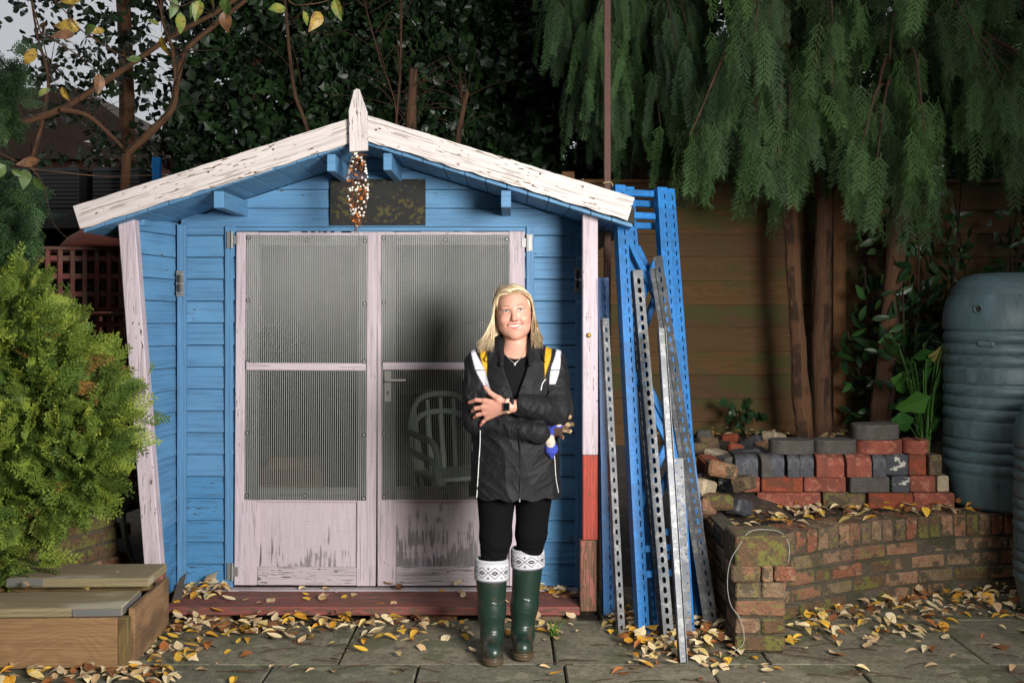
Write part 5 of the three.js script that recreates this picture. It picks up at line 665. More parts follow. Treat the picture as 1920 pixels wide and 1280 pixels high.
// ---------- what stands behind and beside the camera: the house and garden hedges that keep the sky off the porch ----------
{
  const hm = std({ map: speckTex(c255(122, 84, 66), 790, { size: 2.2, patch: c255(98, 70, 56) }), roughness: 0.95 }), tl = std({ map: speckTex(c255(78, 62, 54), 792, { size: 2 }), roughness: 0.95 });
  const h = thing('garden_house', 'brick house at the garden end of the patio, out of the frame', 'house', null, [0, 0, 4.2]);
  put(h, 'wall', box(15, 5.4, 0.4, 0.02), hm, [0, 2.7, 0]); const T = new THREE.Shape(); T.moveTo(-0.6, 0); T.lineTo(4, 2.6); T.lineTo(4, 2.4); T.lineTo(-0.4, -0.1); put(h, 'roof', new THREE.ExtrudeGeometry(T, { depth: 15.4, bevelEnabled: false }).rotateY(-Math.PI / 2).translate(7.7, 0, 0), tl, [0, 5.4, 0]);
  for (const x of [-4.5, -1.2, 3.2]) for (const y of [1.3, 4.0]) { const wn = put(h, 'window', box(1.5, 1.3, 0.1, 0.02), std({ color: rgb(206, 206, 200), roughness: 0.5 }), [x, y, -0.21]); put(wn, 'glass', box(1.3, 1.1, 0.02, 0.005), std({ color: rgb(40, 46, 52), roughness: 0.1 }), [0, 0, -0.05]); }
  const g = clumpOfLeaves(12, 0.13, 0.16, 0.6), lm = std({ color: 0xffffff, roughness: 0.6 });
  for (const [x, lab] of [[-5.2, 'tall dense hedge along the garden side beyond the thuja'], [7.2, 'tall dense hedge along the garden side beyond the studio light']]) {
    const t = thing('garden_hedge', lab, 'hedge', null, [x, 0, -1]); const s = x < 0 ? 1 : -1; for (let k = 0; k < 12; k++) put(t, 'stem', tube([V(0, 0, -4.6 + k * 0.83), V(s * R(-0.1, 0.1), 1.8, -4.6 + k * 0.83), V(0, 3.6, -4.6 + k * 0.83)], 0.04, 6, 6), barkBrown); const L = [], C = []; for (let k = 0; k < 4200; k++) { L.push(mtx(V(s * R(-0.5, 0.45), R(0, 3.9), R(-4.9, 4.9)), new THREE.Euler(R(0, 6), R(0, 6), R(0, 6)), R(0.8, 1.3))); C.push(col(c255(30, 52, 26), c255(56, 84, 40), rnd())); } instanced(t, 'foliage', g, lm, L, C);
  }
}
// ---------- photographer's softbox, out of the frame ----------
{
  const s = thing('studio_softbox', 'octagonal white studio softbox on a light stand facing the summerhouse', 'studio light', null, [STROBE.x, 0, STROBE.z]); const dir = STROBE_AIM.clone().sub(STROBE).normalize(), head = new THREE.Group(); head.name = 'lamp_head'; s.add(head); head.position.set(0, STROBE.y, 0); head.quaternion.setFromUnitVectors(V(0, 0, 1), dir); const blk = std({ color: rgb(24, 24, 25), roughness: 0.7 });
  put(head, 'diffuser', new THREE.CylinderGeometry(0.55, 0.55, 0.012, 8).rotateX(Math.PI / 2).translate(0, 0, -0.62), new THREE.MeshStandardMaterial({ color: 0xffffff, emissive: new THREE.Color(1, 0.965, 0.92), emissiveIntensity: 2, roughness: 0.9 }));
  put(head, 'reflector_shell', new THREE.CylinderGeometry(0.555, 0.09, 0.4, 8, 1, true).rotateX(Math.PI / 2).translate(0, 0, -0.83), blk); put(head, 'flash_unit', new THREE.CylinderGeometry(0.06, 0.06, 0.3, 16).rotateX(Math.PI / 2).translate(0, 0, -1.17), blk);
  const off = dir.clone().multiplyScalar(-1.17); put(s, 'pole', new THREE.CylinderGeometry(0.014, 0.016, STROBE.y - 0.45, 10), blk, [off.x, (STROBE.y - 0.45) / 2 + 0.25, off.z]); for (let k = 0; k < 3; k++) { const a = k * 2.094; put(s, 'leg', tube([V(off.x, 0.5, off.z), V(off.x + Math.cos(a) * 0.45, 0.008, off.z + Math.sin(a) * 0.45)], 0.01, 8, 3), blk); }
}
// ---------- the person ----------
// signed distances, meshed with surface nets
const len3 = (x, y, z) => Math.sqrt(x * x + y * y + z * z);
const rc = (p, a, b, ra, rb) => { const bx = b[0] - a[0], by = b[1] - a[1], bz = b[2] - a[2], ax = p[0] - a[0], ay = p[1] - a[1], az = p[2] - a[2], h = clamp((ax * bx + ay * by + az * bz) / (bx * bx + by * by + bz * bz)); return len3(ax - bx * h, ay - by * h, az - bz * h) - (ra + (rb - ra) * h); };
const ell = (p, c, r) => { const x = p[0] - c[0], y = p[1] - c[1], z = p[2] - c[2], k0 = len3(x / r[0], y / r[1], z / r[2]), k1 = len3(x / (r[0] * r[0]), y / (r[1] * r[1]), z / (r[2] * r[2])); return k1 > 0 ? k0 * (k0 - 1) / k1 : -Math.min(...r); };
const smin = (a, b, k) => { const h = clamp(0.5 + 0.5 * (b - a) / k); return b + (a - b) * h - k * h * (1 - h); };
const smax = (a, b, k) => -smin(-a, -b, k);
const table = (rows, y) => { for (let k = 0; k + 1 < rows.length; k++) if (y <= rows[k + 1][0]) { const t = smooth(0, 1, clamp((y - rows[k][0]) / (rows[k + 1][0] - rows[k][0]))) * 0.5 + 0.5 * clamp((y - rows[k][0]) / (rows[k + 1][0] - rows[k][0])); return rows[k].map((v, i) => v + (rows[k + 1][i] - v) * t); } return rows[rows.length - 1]; };
function nets(f, lo, hi, cell, colorOf) {
  const n = [0, 1, 2].map((k) => Math.ceil((hi[k] - lo[k]) / cell) + 1), [nx, ny, nz] = n, v = new Float32Array(nx * ny * nz), at = (i, j, k) => (k * ny + j) * nx + i;
  const S = 4, far = cell * S * 1.9; // far from the surface one sample stands for a block
  for (let k = 0; k < nz; k += S) for (let j = 0; j < ny; j += S) for (let i = 0; i < nx; i += S) {
    const c = f([lo[0] + (i + 1.5) * cell, lo[1] + (j + 1.5) * cell, lo[2] + (k + 1.5) * cell]), whole = Math.abs(c) > far;
    for (let kk = k; kk < Math.min(k + S, nz); kk++) for (let jj = j; jj < Math.min(j + S, ny); jj++) for (let ii = i; ii < Math.min(i + S, nx); ii++) v[at(ii, jj, kk)] = whole ? c : f([lo[0] + ii * cell, lo[1] + jj * cell, lo[2] + kk * cell]);
  }
  const id = new Int32Array(nx * ny * nz).fill(-1), pos = [], E = [[0, 1], [2, 3], [4, 5], [6, 7], [0, 2], [1, 3], [4, 6], [5, 7], [0, 4], [1, 5], [2, 6], [3, 7]];
  for (let k = 0; k + 1 < nz; k++) for (let j = 0; j + 1 < ny; j++) for (let i = 0; i + 1 < nx; i++) {
    const c = []; let m = 0; for (let q = 0; q < 8; q++) { const w = v[at(i + (q & 1), j + (q >> 1 & 1), k + (q >> 2))]; c.push(w); if (w < 0) m |= 1 << q; } if (m === 0 || m === 255) continue;
    let x = 0, y = 0, z = 0, s = 0; for (const [a, b] of E) if ((c[a] < 0) !== (c[b] < 0)) { const t = c[a] / (c[a] - c[b]); x += (a & 1) + ((b & 1) - (a & 1)) * t; y += (a >> 1 & 1) + ((b >> 1 & 1) - (a >> 1 & 1)) * t; z += (a >> 2) + ((b >> 2) - (a >> 2)) * t; s++; }
    id[at(i, j, k)] = pos.length / 3; pos.push(lo[0] + (i + x / s) * cell, lo[1] + (j + y / s) * cell, lo[2] + (k + z / s) * cell);
  }
  const idx = []; const quad = (a, b, c, d, flip) => { if (a < 0 || b < 0 || c < 0 || d < 0) return; flip ? idx.push(a, c, b, a, d, c) : idx.push(a, b, c, a, c, d); };
  for (let k = 1; k + 1 < nz; k++) for (let j = 1; j + 1 < ny; j++) for (let i = 1; i + 1 < nx; i++) { const s = v[at(i, j, k)] < 0;
    if (s !== v[at(i + 1, j, k)] < 0) quad(id[at(i, j - 1, k - 1)], id[at(i, j, k - 1)], id[at(i, j, k)], id[at(i, j - 1, k)], !s);
    if (s !== v[at(i, j + 1, k)] < 0) quad(id[at(i - 1, j, k - 1)], id[at(i - 1, j, k)], id[at(i, j, k)], id[at(i, j, k - 1)], !s);
    if (s !== v[at(i, j, k + 1)] < 0) quad(id[at(i - 1, j - 1, k)], id[at(i, j - 1, k)], id[at(i, j, k)], id[at(i - 1, j, k)], !s); }
  const P = new Float32Array(pos), N = new Float32Array(pos.length), C = new Float32Array(pos.length), e = cell * 0.6, nv = P.length / 3;
  for (let q = 0; q < nv; q++) { const p = [P[q * 3], P[q * 3 + 1], P[q * 3 + 2]], g = [0, 1, 2].map((k) => { const a = p.slice(), b = p.slice(); a[k] += e; b[k] -= e; return f(a) - f(b); }), l = Math.hypot(...g) || 1; for (let k = 0; k < 3; k++) N[q * 3 + k] = g[k] / l; if (colorOf) { const c = colorOf(p, [g[0] / l, g[1] / l, g[2] / l]).map((x) => Math.pow(x, 2.2)); C.set(c, q * 3); } }
  const g = new THREE.BufferGeometry(); g.setAttribute('position', new THREE.BufferAttribute(P, 3)); g.setAttribute('normal', new THREE.BufferAttribute(N, 3)); if (colorOf) g.setAttribute('color', new THREE.BufferAttribute(C, 3)); g.setIndex(idx); return g;
}
const PX = (px) => (px - 967) * 0.002435, PY = (py) => 1.57 - (py - 580) * 0.002435;
{
  const who = thing('person', 'smiling person in a black jacket and green wellingtons with folded arms', 'person', null, [0.017, 0, -4.87]);
  const black = new THREE.MeshPhysicalMaterial({ vertexColors: true, roughness: 0.68, specularIntensity: 0.5, side: THREE.DoubleSide }), vskin = new THREE.MeshPhysicalMaterial({ vertexColors: true, roughness: 0.5, color: 0xffffff, side: THREE.DoubleSide });
  // --- head in its own axes: origin between the eyes ---
  const HO = [-0.010, 1.566, 0.066], tilt = 0.085, ct = Math.cos(tilt), st = Math.sin(tilt);
  const toHead = (p) => { const x = p[0] - HO[0], y = p[1] - HO[1]; return [x * ct + y * st, -x * st + y * ct, p[2] - HO[2]]; }, fromHead = (q) => V(q[0] * ct - q[1] * st + HO[0], q[0] * st + q[1] * ct + HO[1], q[2] + HO[2]);
  const mU = (x) => -0.0645 + 2.4 * x * x, mL = (x) => -0.0752 + 13.2 * x * x;
  const headF = (p) => {
    const q = toHead(p), m = [Math.abs(q[0]), q[1], q[2]];
    let d = smin(ell(q, [0, 0.025, -0.09], [0.077, 0.091, 0.098]), ell(q, [0, -0.028, -0.06], [0.077, 0.096, 0.074]), 0.02);
    d = smin(d, ell(q, [0, -0.078, -0.05], [0.067, 0.053, 0.061]), 0.022); d = smin(d, ell(q, [0, -0.112, -0.018], [0.027, 0.02, 0.022]), 0.018);
    d = smin(d, ell(m, [0.040, -0.040, -0.010], [0.026, 0.022, 0.021]), 0.016); d = smin(d, ell(m, [0.028, 0.017, -0.006], [0.028, 0.010, 0.013]), 0.014);
    d = smax(d, -ell(m, [0.032, 0.000, 0.018], [0.020, 0.011, 0.014]), 0.008);
    d = smin(d, rc(q, [0, 0.006, 0.004], [0, -0.034, 0.024], 0.0075, 0.0115), 0.010); d = smin(d, ell(q, [0, -0.040, 0.023], [0.0135, 0.0105, 0.012]), 0.006); d = smin(d, ell(m, [0.0135, -0.043, 0.011], [0.0085, 0.0075, 0.010]), 0.005);
    d = smin(d, ell(m, [0.032, 0, -0.0085], [0.0128, 0.0128, 0.0128]), 0.002); d = smin(d, ell(m, [0.032, 0.0068, -0.004], [0.0165, 0.0042, 0.0092]), 0.003); d = smin(d, ell(m, [0.032, -0.0078, -0.004], [0.0155, 0.0046, 0.0085]), 0.004);
    d = smax(d, -rc(m, [0.020, -0.040, 0.019], [0.039, -0.070, 0.004], 0.0042, 0.0034), 0.006);
    d = smin(d, ell(q, [0, -0.0605, 0.006], [0.031, 0.0048, 0.009]), 0.005); d = smin(d, ell(q, [0, -0.0820, 0.003], [0.025, 0.0055, 0.0095]), 0.006);
    if (m[0] < 0.030 && q[1] < mU(q[0]) && q[1] > mL(q[0])) d += 0.0022;
    d = smin(d, ell(m, [0.077, -0.014, -0.078], [0.009, 0.028, 0.018]), 0.005);
    let nk = rc(p, [0, 1.47, -0.03], [0, 1.37, -0.025], 0.054, 0.062); nk = smin(nk, ell(p, [0, 1.295, -0.006], [0.125, 0.10, 0.088]), 0.04); nk = smin(nk, ell(p, [-0.005, 1.45, -0.01], [0.046, 0.02, 0.04]), 0.02);
    return smin(d, nk, 0.008);
  };
  const skin = c255(188, 140, 121), headC = (p) => {
    const q = toHead(p), x = q[0], y = q[1], ax = Math.abs(x), z = q[2];
    const bl = fbm(p[0] * 120, p[1] * 120 + p[2] * 60, 256, 256, 9, 3); let c = mixc(skin, c255(186, 134, 116), bl * 0.6);
    c = mixc(c, c255(196, 128, 112), 0.5 * Math.exp(-((ax - 0.042) ** 2 + (y + 0.034) ** 2) / 0.0006)); c = mixc(c, c255(188, 116, 104), 0.45 * Math.exp(-(x * x + (y + 0.04) ** 2) / 0.0002));
    if (z > -0.03) {
      const bx = clamp((ax - 0.014) / 0.036), by = 0.0185 + 0.007 * Math.sin(bx * 2.4) - 0.004 * bx; if (ax > 0.014 && ax < 0.05) c = mixc(c, c255(118, 82, 58), 0.85 * smooth(0.0036, 0.0014, Math.abs(y - by)));
      const ex = (ax - 0.032) / 0.0142, ey = (y - 0.0003 + 0.0016 * ex * ex) / 0.0037; if (ex * ex + ey * ey < 1) { const ir = Math.hypot(ax - 0.032, y - 0.0006); c = ir < 0.0024 ? c255(24, 22, 24) : ir < 0.0060 ? c255(70, 84, 92) : c255(186, 176, 168); } else if (ex * ex < 1.1 && ey > 0 && ey < 1.75) c = c255(70, 50, 44); else if (ex * ex < 1.0 && ey < 0 && ey > -1.35) c = mixc(c, c255(120, 78, 68), 0.6);
      if (ax < 0.035) { const u = mU(x), l = mL(x); if (y < u && y > l && ax < 0.0285) c = Math.abs((x * 150) % 1) < 0.12 ? c255(160, 148, 134) : c255(190, 180, 166); else if (y >= u && y < u + 0.0055 * (1 - (ax / 0.035) ** 2)) c = c255(158, 72, 72); else if (y <= l && y > l - 0.0085 * (1 - (ax / 0.033) ** 2)) c = c255(164, 78, 78); else if (ax >= 0.0285 && Math.abs(y - u) < 0.0024) c = c255(104, 52, 48); }
      const nf = rc([ax, y, 0], [0.020, -0.040, 0], [0.039, -0.070, 0], 0, 0); if (nf < 0.0028) c = mixc(c, c255(160, 98, 84), 0.6);
      if (ax > 0.004 && ax < 0.0115 && Math.abs(y + 0.0485) < 0.0024 && z > 0.008) c = c255(110, 58, 50);
    }
    if (y > 0.074 && z < 0.0 || z < -0.085 && y > -0.06) c = c255(150, 114, 70);
    return c;
  };
  const head = nets(headF, [-0.15, 1.24, -0.13], [0.14, 1.70, 0.125], 0.0022, headC);
  // --- the hand laid on the other sleeve ---
  const J = (px, py, z) => [PX(px), PY(py), z], wrist = J(953, 755, 0.205), kn = [J(911, 745, 0.176), J(907, 756.5, 0.178), J(910, 767, 0.174), J(915, 776, 0.166)], pip = [J(895, 744, 0.166), J(894, 759, 0.168), J(897, 771, 0.165), J(907, 784, 0.158)], tip = [J(881.5, 749.5, 0.138), J(887, 765, 0.142), J(890.5, 776.5, 0.143), J(902.5, 790.5, 0.142)], th = [J(936, 741, 0.196), J(920, 730, 0.186), J(911, 720.5, 0.172)];
  const handF = (p) => { let d = rc(p, J(972, 753, 0.2), wrist, 0.029, 0.027); for (let k = 0; k < 4; k++) d = smin(d, rc(p, wrist, kn[k], 0.019, 0.0125), 0.014); for (let k = 0; k < 4; k++) { const r = [0.0094, 0.0096, 0.0092, 0.0082][k]; let fg = smin(rc(p, kn[k], pip[k], r * 1.12, r), rc(p, pip[k], tip[k], r, r * 0.78), 0.002); d = smin(d, fg, 0.005); } d = smin(d, rc(p, wrist, th[0], 0.02, 0.015), 0.012); d = smin(d, smin(rc(p, th[0], th[1], 0.0145, 0.0108), rc(p, th[1], th[2], 0.0108, 0.0082), 0.003), 0.008); return d; };
  const nailAt = [[tip[0], -1], [th[2], 1], [tip[1], 0], [tip[2], 0], [tip[3], 0]], handC = (p, n) => { let c = mixc(skin, c255(180, 122, 106), 0.6 * fbm(p[0] * 90, p[1] * 90, 256, 256, 4, 3)); for (let k = 0; k < 4; k++) { const d = Math.min(len3(p[0] - pip[k][0], p[1] - pip[k][1], p[2] - pip[k][2]), len3(p[0] - kn[k][0], p[1] - kn[k][1], p[2] - kn[k][2])); c = mixc(c, c255(184, 116, 102), 0.6 * smooth(0.016, 0.006, d)); } for (const [t, s] of nailAt) if (len3(p[0] - t[0] + 0.004, p[1] - t[1] - (s > 0 ? 0.006 : 0), p[2] - t[2]) < 0.0085 && (s !== 0 || p[0] < t[0] - 0.002)) c = c255(176, 26, 34); return c; };
  const hand = nets(handF, [-0.25, 1.02, 0.10], [0.03, 1.27, 0.25], 0.0026, handC);
  const plainUV = (g) => { if (!g.attributes.uv) g.setAttribute('uv', new THREE.BufferAttribute(new Float32Array(g.attributes.position.count * 2), 2)); return g; };
  put(who, 'body', mergeGeometries([head, hand].map(plainUV)), vskin);
  // --- jacket ---
  const T = [[0.70, 0.212, 0.158, 0], [0.80, 0.206, 0.155, 0], [0.95, 0.196, 0.152, 0.005], [1.10, 0.184, 0.146, 0.004], [1.24, 0.178, 0.134, 0], [1.33, 0.164, 0.112, -0.008], [1.385, 0.12, 0.088, -0.015], [1.44, 0.075, 0.07, -0.02]];
  const torso = (p, inset) => { const [, a, b, c] = table(T, p[1]); const A = a - inset, B = b - inset; return (Math.hypot(p[0] / A, (p[2] - c) / B) - 1) * Math.min(A, B) * 0.92; };
  const ridge = (x, y, z) => { const n = n3(x, y, z); return 1 - Math.abs(2 * n - 1); };
  const jacketF = (p) => {
    const [x, y, z] = p; let d = Math.max(torso(p, 0), y - 1.43);
    d = smin(d, rc(p, [-0.142, 1.328, -0.012], [-0.03, 1.385, -0.02], 0.060, 0.058), 0.03); d = smin(d, rc(p, [0.142, 1.332, -0.012], [0.03, 1.39, -0.02], 0.060, 0.058), 0.03);
    d -= ((ridge(x * 9 + 3, y * 5 + x * 5, z * 9) ** 2 - 0.4) * 0.007 + (ridge(x * 9 + 8, y * 22 - Math.abs(x) * 14, z * 9) ** 2 - 0.4) * 0.0045 + ridge(x * 16 + y * 12 + 4, y * 26 - x * 22, z * 14) ** 6 * 0.0022) * smooth(1.38, 1.24, y);
    let A = smin(rc(p, [-0.163, 1.318, -0.008], [-0.180, 1.085, 0.062], 0.069, 0.064), rc(p, [-0.180, 1.07, 0.07], [0.10, 1.025, 0.150], 0.062, 0.05), 0.02);
    let B = smin(rc(p, [0.163, 1.322, -0.008], [0.190, 1.115, 0.062], 0.069, 0.066), rc(p, [0.188, 1.11, 0.075], [0.024, 1.150, 0.186], 0.066, 0.047), 0.025); B = smin(B, rc(p, [0.02, 1.150, 0.188], [0.004, 1.153, 0.196], 0.043, 0.037), 0.008);
    const w = (ridge(x * 17, y * 15 + x * 9, z * 14) ** 2 - 0.4) * 0.0075 + (ridge(x * 30 + 5, y * 22 - x * 16, z * 22) ** 2 - 0.4) * 0.0042 + ridge(x * 24 + y * 18, y * 30 - x * 22, z * 26 + 3) ** 6 * 0.0022; A -= w; B -= w;
    d = smin(d, A, 0.012); d = smin(d, B, 0.008);
    // fold-down collar, open at the throat
    d = smax(d, -ell(p, [-0.002, 1.452, 0.03], [0.073, 0.115, 0.115]), 0.006);
    const hw = 0.004 + 0.056 * smooth(1.14, 1.36, y); if (y > 1.1) d = smax(d, -Math.max(Math.abs(x + 0.002) - hw, 0.05 - z, 1.14 - y), 0.006);
    for (const s of [-1, 1]) { const m = [x * s, y, z]; let c = smin(rc(m, [0.066, 1.425, 0.0], [0.064, 1.325, 0.112], 0.013, 0.010), rc(m, [0.108, 1.412, -0.012], [0.132, 1.345, 0.07], 0.014, 0.011), 0.062); c = smin(c, rc(m, [0.078, 1.43, -0.03], [0.0, 1.447, -0.088], 0.024, 0.024), 0.02); d = smin(d, c - (ridge(x * 30, y * 30, z * 30) - 0.5) * 0.003, 0.005); }
    d = Math.max(d, 0.722 - y + 0.006 * Math.sin(x * 60)); d = Math.max(d, -(Math.max(torso(p, 0.014), y - 0.75)));
    return d;
  };
  const jetC = c255(27, 27, 29), jacketC = (p) => {
    const [x, y, z] = p, ax = Math.abs(x), s = Math.sign(x); if (z < -0.06) return jetC;
    // pale and mustard shoulder flashes
    const e = 0.0022, band = (v, w) => smooth(w + e, w - e, Math.abs(v)), span = (a, b) => smooth(a - e, a + e, y) * smooth(b + e, b - e, y);
    const cx = 0.197 - (1.385 - y) * (x < 0 ? 0.42 : 0.22), wd = 0.016 + 0.004 * Math.sin(y * 40), yx = 0.150 - (1.39 - y) * 0.16;
    const c = mixc(jetC, c255(190, 146, 34), band(ax - yx, 0.014 * smooth(1.255, 1.36, y)) * span(1.262, 1.40));
    return mixc(c, c255(196, 196, 202), band(ax - cx, wd) * span(x < 0 ? 1.20 : 1.235, 1.395) * (1 - band(y - 1.2965, 0.002)));
  };
  put(who, 'jacket', nets(jacketF, [-0.31, 0.69, -0.21], [0.32, 1.49, 0.28], 0.0042, jacketC), black);
  const surf = (f, x, y) => { let z = 0.32; for (let k = 0; k < 200; k++) { const d = f([x, y, z]); if (d < 0.0006) break; z -= Math.max(d * 0.7, 0.0006); if (z < -0.2) break; } return z; };
  const line = (pts, lift) => pts.map(([px, py]) => { const x = PX(px), y = PY(py); return V(x, y, surf(jacketF, x, y) + lift); }), pipeM = std({ color: rgb(206, 206, 204), roughness: 0.6 });
  put(who, 'piping', tube(line([[902, 800], [901, 830], [899, 860], [897, 895], [895, 926]], 0.001), 0.0021, 6, 40), pipeM); put(who, 'piping', tube(line([[1037, 838], [1039, 860], [1041, 890], [1046, 918]], 0.001), 0.0021, 6, 40), pipeM);
  put(who, 'piping', tube(line([[1013, 728], [1016, 716], [1022, 708]], 0.001), 0.0021, 6, 20), pipeM); put(who, 'zip', tube(line([[974, 815], [975, 850], [975, 890], [974, 926]], 0.0005), 0.0032, 6, 40), std({ color: rgb(18, 18, 20), roughness: 0.35 }));
  const pull = line([[974, 926]], 0.004)[0]; put(who, 'zip_pull', box(0.006, 0.016, 0.003, 0.001), zincMat, pull);
  // --- shirt, necklace, watch ---
  const shirtF = (p) => { const n = 1.348 + 6 * p[0] * p[0] + (p[2] < 0 ? 0.06 : 0); return Math.max(Math.max(torso(p, 0.022), ell(p, [0, 1.25, -0.004], [0.2, 0.2, 0.118])), p[1] - n, 1.0 - p[1]); };
  put(who, 'shirt', nets(shirtF, [-0.2, 0.99, -0.16], [0.2, 1.45, 0.16], 0.006, () => c255(20, 20, 22)), new THREE.MeshPhysicalMaterial({ vertexColors: true, roughness: 0.85, specularIntensity: 0.3 }));
  const both = (p) => Math.min(headF(p), shirtF(p)), nl = [[938, 641], [941, 652], [948, 664], [957, 673], [965, 679], [973, 673], [981, 663], [985, 652], [987, 642]].map(([px, py]) => { const x = PX(px), y = PY(py); return V(x, y, surf(both, x, y) + 0.0015); });
  put(who, 'necklace', tube(nl, 0.0014, 6, 60), std({ color: rgb(214, 208, 196), metalness: 0.8, roughness: 0.3 })); put(who, 'pendant', new THREE.IcosahedronGeometry(0.006, 1), std({ color: rgb(220, 218, 212), metalness: 0.7, roughness: 0.25 }), nl[4].clone().add(V(0, -0.006, 0.004)));
  { const w = new THREE.Group(); w.name = 'watch'; who.add(w); w.position.set(PX(950.5), PY(753.5), 0.232); w.rotation.set(0, -0.22, 0.03); put(w, 'strap', new THREE.TorusGeometry(0.0305, 0.0035, 8, 40).scale(1, 1, 2.6).rotateY(Math.PI / 2).translate(0, 0, -0.0285), std({ color: rgb(214, 178, 160), roughness: 0.6 })); put(w, 'case', box(0.032, 0.038, 0.009, 0.003), std({ color: rgb(196, 160, 140), metalness: 0.7, roughness: 0.3 }), [0, 0, 0.002]); put(w, 'screen', box(0.026, 0.032, 0.002, 0.0008), std({ color: rgb(14, 20, 20), roughness: 0.12 }), [0, 0, 0.0072]); }
  // --- hair: a soft mass with strands over it ---
  const hairM = [c255(202, 180, 144), c255(222, 206, 174), c255(158, 128, 94)].map((c) => std({ color: new THREE.Color().setRGB(...c, THREE.SRGBColorSpace), roughness: 0.5 })), hg = [[], [], []];
  const massF = (p) => { const q = toHead(p), m = [Math.abs(q[0]), q[1], q[2]]; let d = ell(q, [0, 0.024, -0.093], [0.0845, 0.0985, 0.103]); d = Math.max(d, -Math.max(-0.045 - q[2] + 0.25 * Math.max(0, q[1] - 0.05), q[1] - 0.105)); d = smin(d, rc(m, [0.076, 0.0, -0.105], [0.090, -0.125, -0.095], 0.018, 0.016), 0.02); d = smin(d, ell(q, [0, -0.05, -0.14], [0.085, 0.13, 0.045]), 0.03); return d - 0.004 * (ridge(q[0] * 60, q[1] * 9, q[2] * 60) - 0.5); };
  hg[0].push(plainUV(nets(massF, [-0.16, 1.38, -0.16], [0.16, 1.70, 0.09], 0.005)));
  for (let k = 0; k < 2000; k++) { const s = k % 2 ? 1 : -1, fly = k % 18 === 0 ? 3.5 : 1, t = Math.pow(rnd(), 1.1), z0 = -0.004 - 0.15 * t, fr = 1 - smooth(0, 0.25, t), j = () => gauss() * 0.006 * fly, out = s < 0 ? R(0.004, 0.075) : R(-0.006, 0.04), hang = (q) => [q[0] + Math.min(0, q[1]) * 0.085, q[1], q[2]], ln = R(-0.185, -0.13), part = -0.008;
    const pts = [[part - s * 0.007, 0.112 - 0.04 * fr * fr + j() * 0.3 - 0.25 * Math.max(0, t - 0.6) ** 1.2, z0 + 0.004 * fr], [part + s * (0.036 + 0.008 * t), 0.103 - 0.020 * fr + j(), z0 * 0.98 - 0.002], [s * (0.0775 + 0.008 * (1 - fr)), 0.050 + j(), z0 * 0.85 - 0.030], [s * (0.0885 + R(0, 0.006)), -0.01 + j(), z0 * 0.72 - 0.04], [s * (0.087 + out * 0.45 + R(-0.006, 0.010)), -0.085, z0 * 0.66 - 0.034 + j()], [s * (0.092 + out + R(-0.012, 0.010)), ln, z0 * 0.6 - 0.002 + j() * 3]].map(hang).map(fromHead);
    hg[k % 7 === 0 ? 2 : k % 3 === 0 ? 1 : 0].push(tube(pts, (u) => (fly > 1 ? 0.0006 : 0.0015) * (0.7 + 0.5 * Math.sin(Math.PI * Math.min(1, u * 1.1))) * (1 - 0.75 * smooth(0.75, 1, u)), 3, 14)); }
  { const hr = new THREE.Group(); hr.name = 'hair'; who.add(hr); hg.forEach((G, i) => { const m = put(hr, 'strands', mergeGeometries(G.map((g) => { const q = g.index ? g.toNonIndexed() : g; for (const k of Object.keys(q.attributes)) if (!['position', 'normal', 'uv'].includes(k)) q.deleteAttribute(k); return q; })), hairM[i]); m.userData.kind = 'stuff'; }); }
  put(who, 'earring', new THREE.TorusGeometry(0.006, 0.001, 6, 16), std({ color: rgb(220, 214, 200), metalness: 0.8, roughness: 0.3 }), fromHead([-0.074, -0.045, -0.048]));
  // --- leggings ---
  const legF = (p) => { const f = (ridge(p[0] * 14, p[1] * 34, p[2] * 14) ** 2 - 0.3) * 0.005 * smooth(0.62, 0.5, p[1]); let a = smin(rc(p, [-0.088, 0.80, -0.005], [-0.092, 0.53, 0.004], 0.096, 0.07), rc(p, [-0.092, 0.53, 0.004], [-0.107, 0.36, 0.0], 0.067, 0.054), 0.03), b = smin(rc(p, [0.088, 0.80, -0.02], [0.072, 0.55, -0.03], 0.094, 0.070), rc(p, [0.072, 0.55, -0.03], [0.060, 0.38, -0.06], 0.066, 0.052), 0.03); return Math.max(smin(a, b, 0.01) - f, p[1] - 0.86); };
  put(who, 'leggings', nets(legF, [-0.22, 0.34, -0.16], [0.22, 0.88, 0.14], 0.0075, () => c255(17, 17, 19)), new THREE.MeshPhysicalMaterial({ vertexColors: true, roughness: 0.9, specularIntensity: 0.25 }));
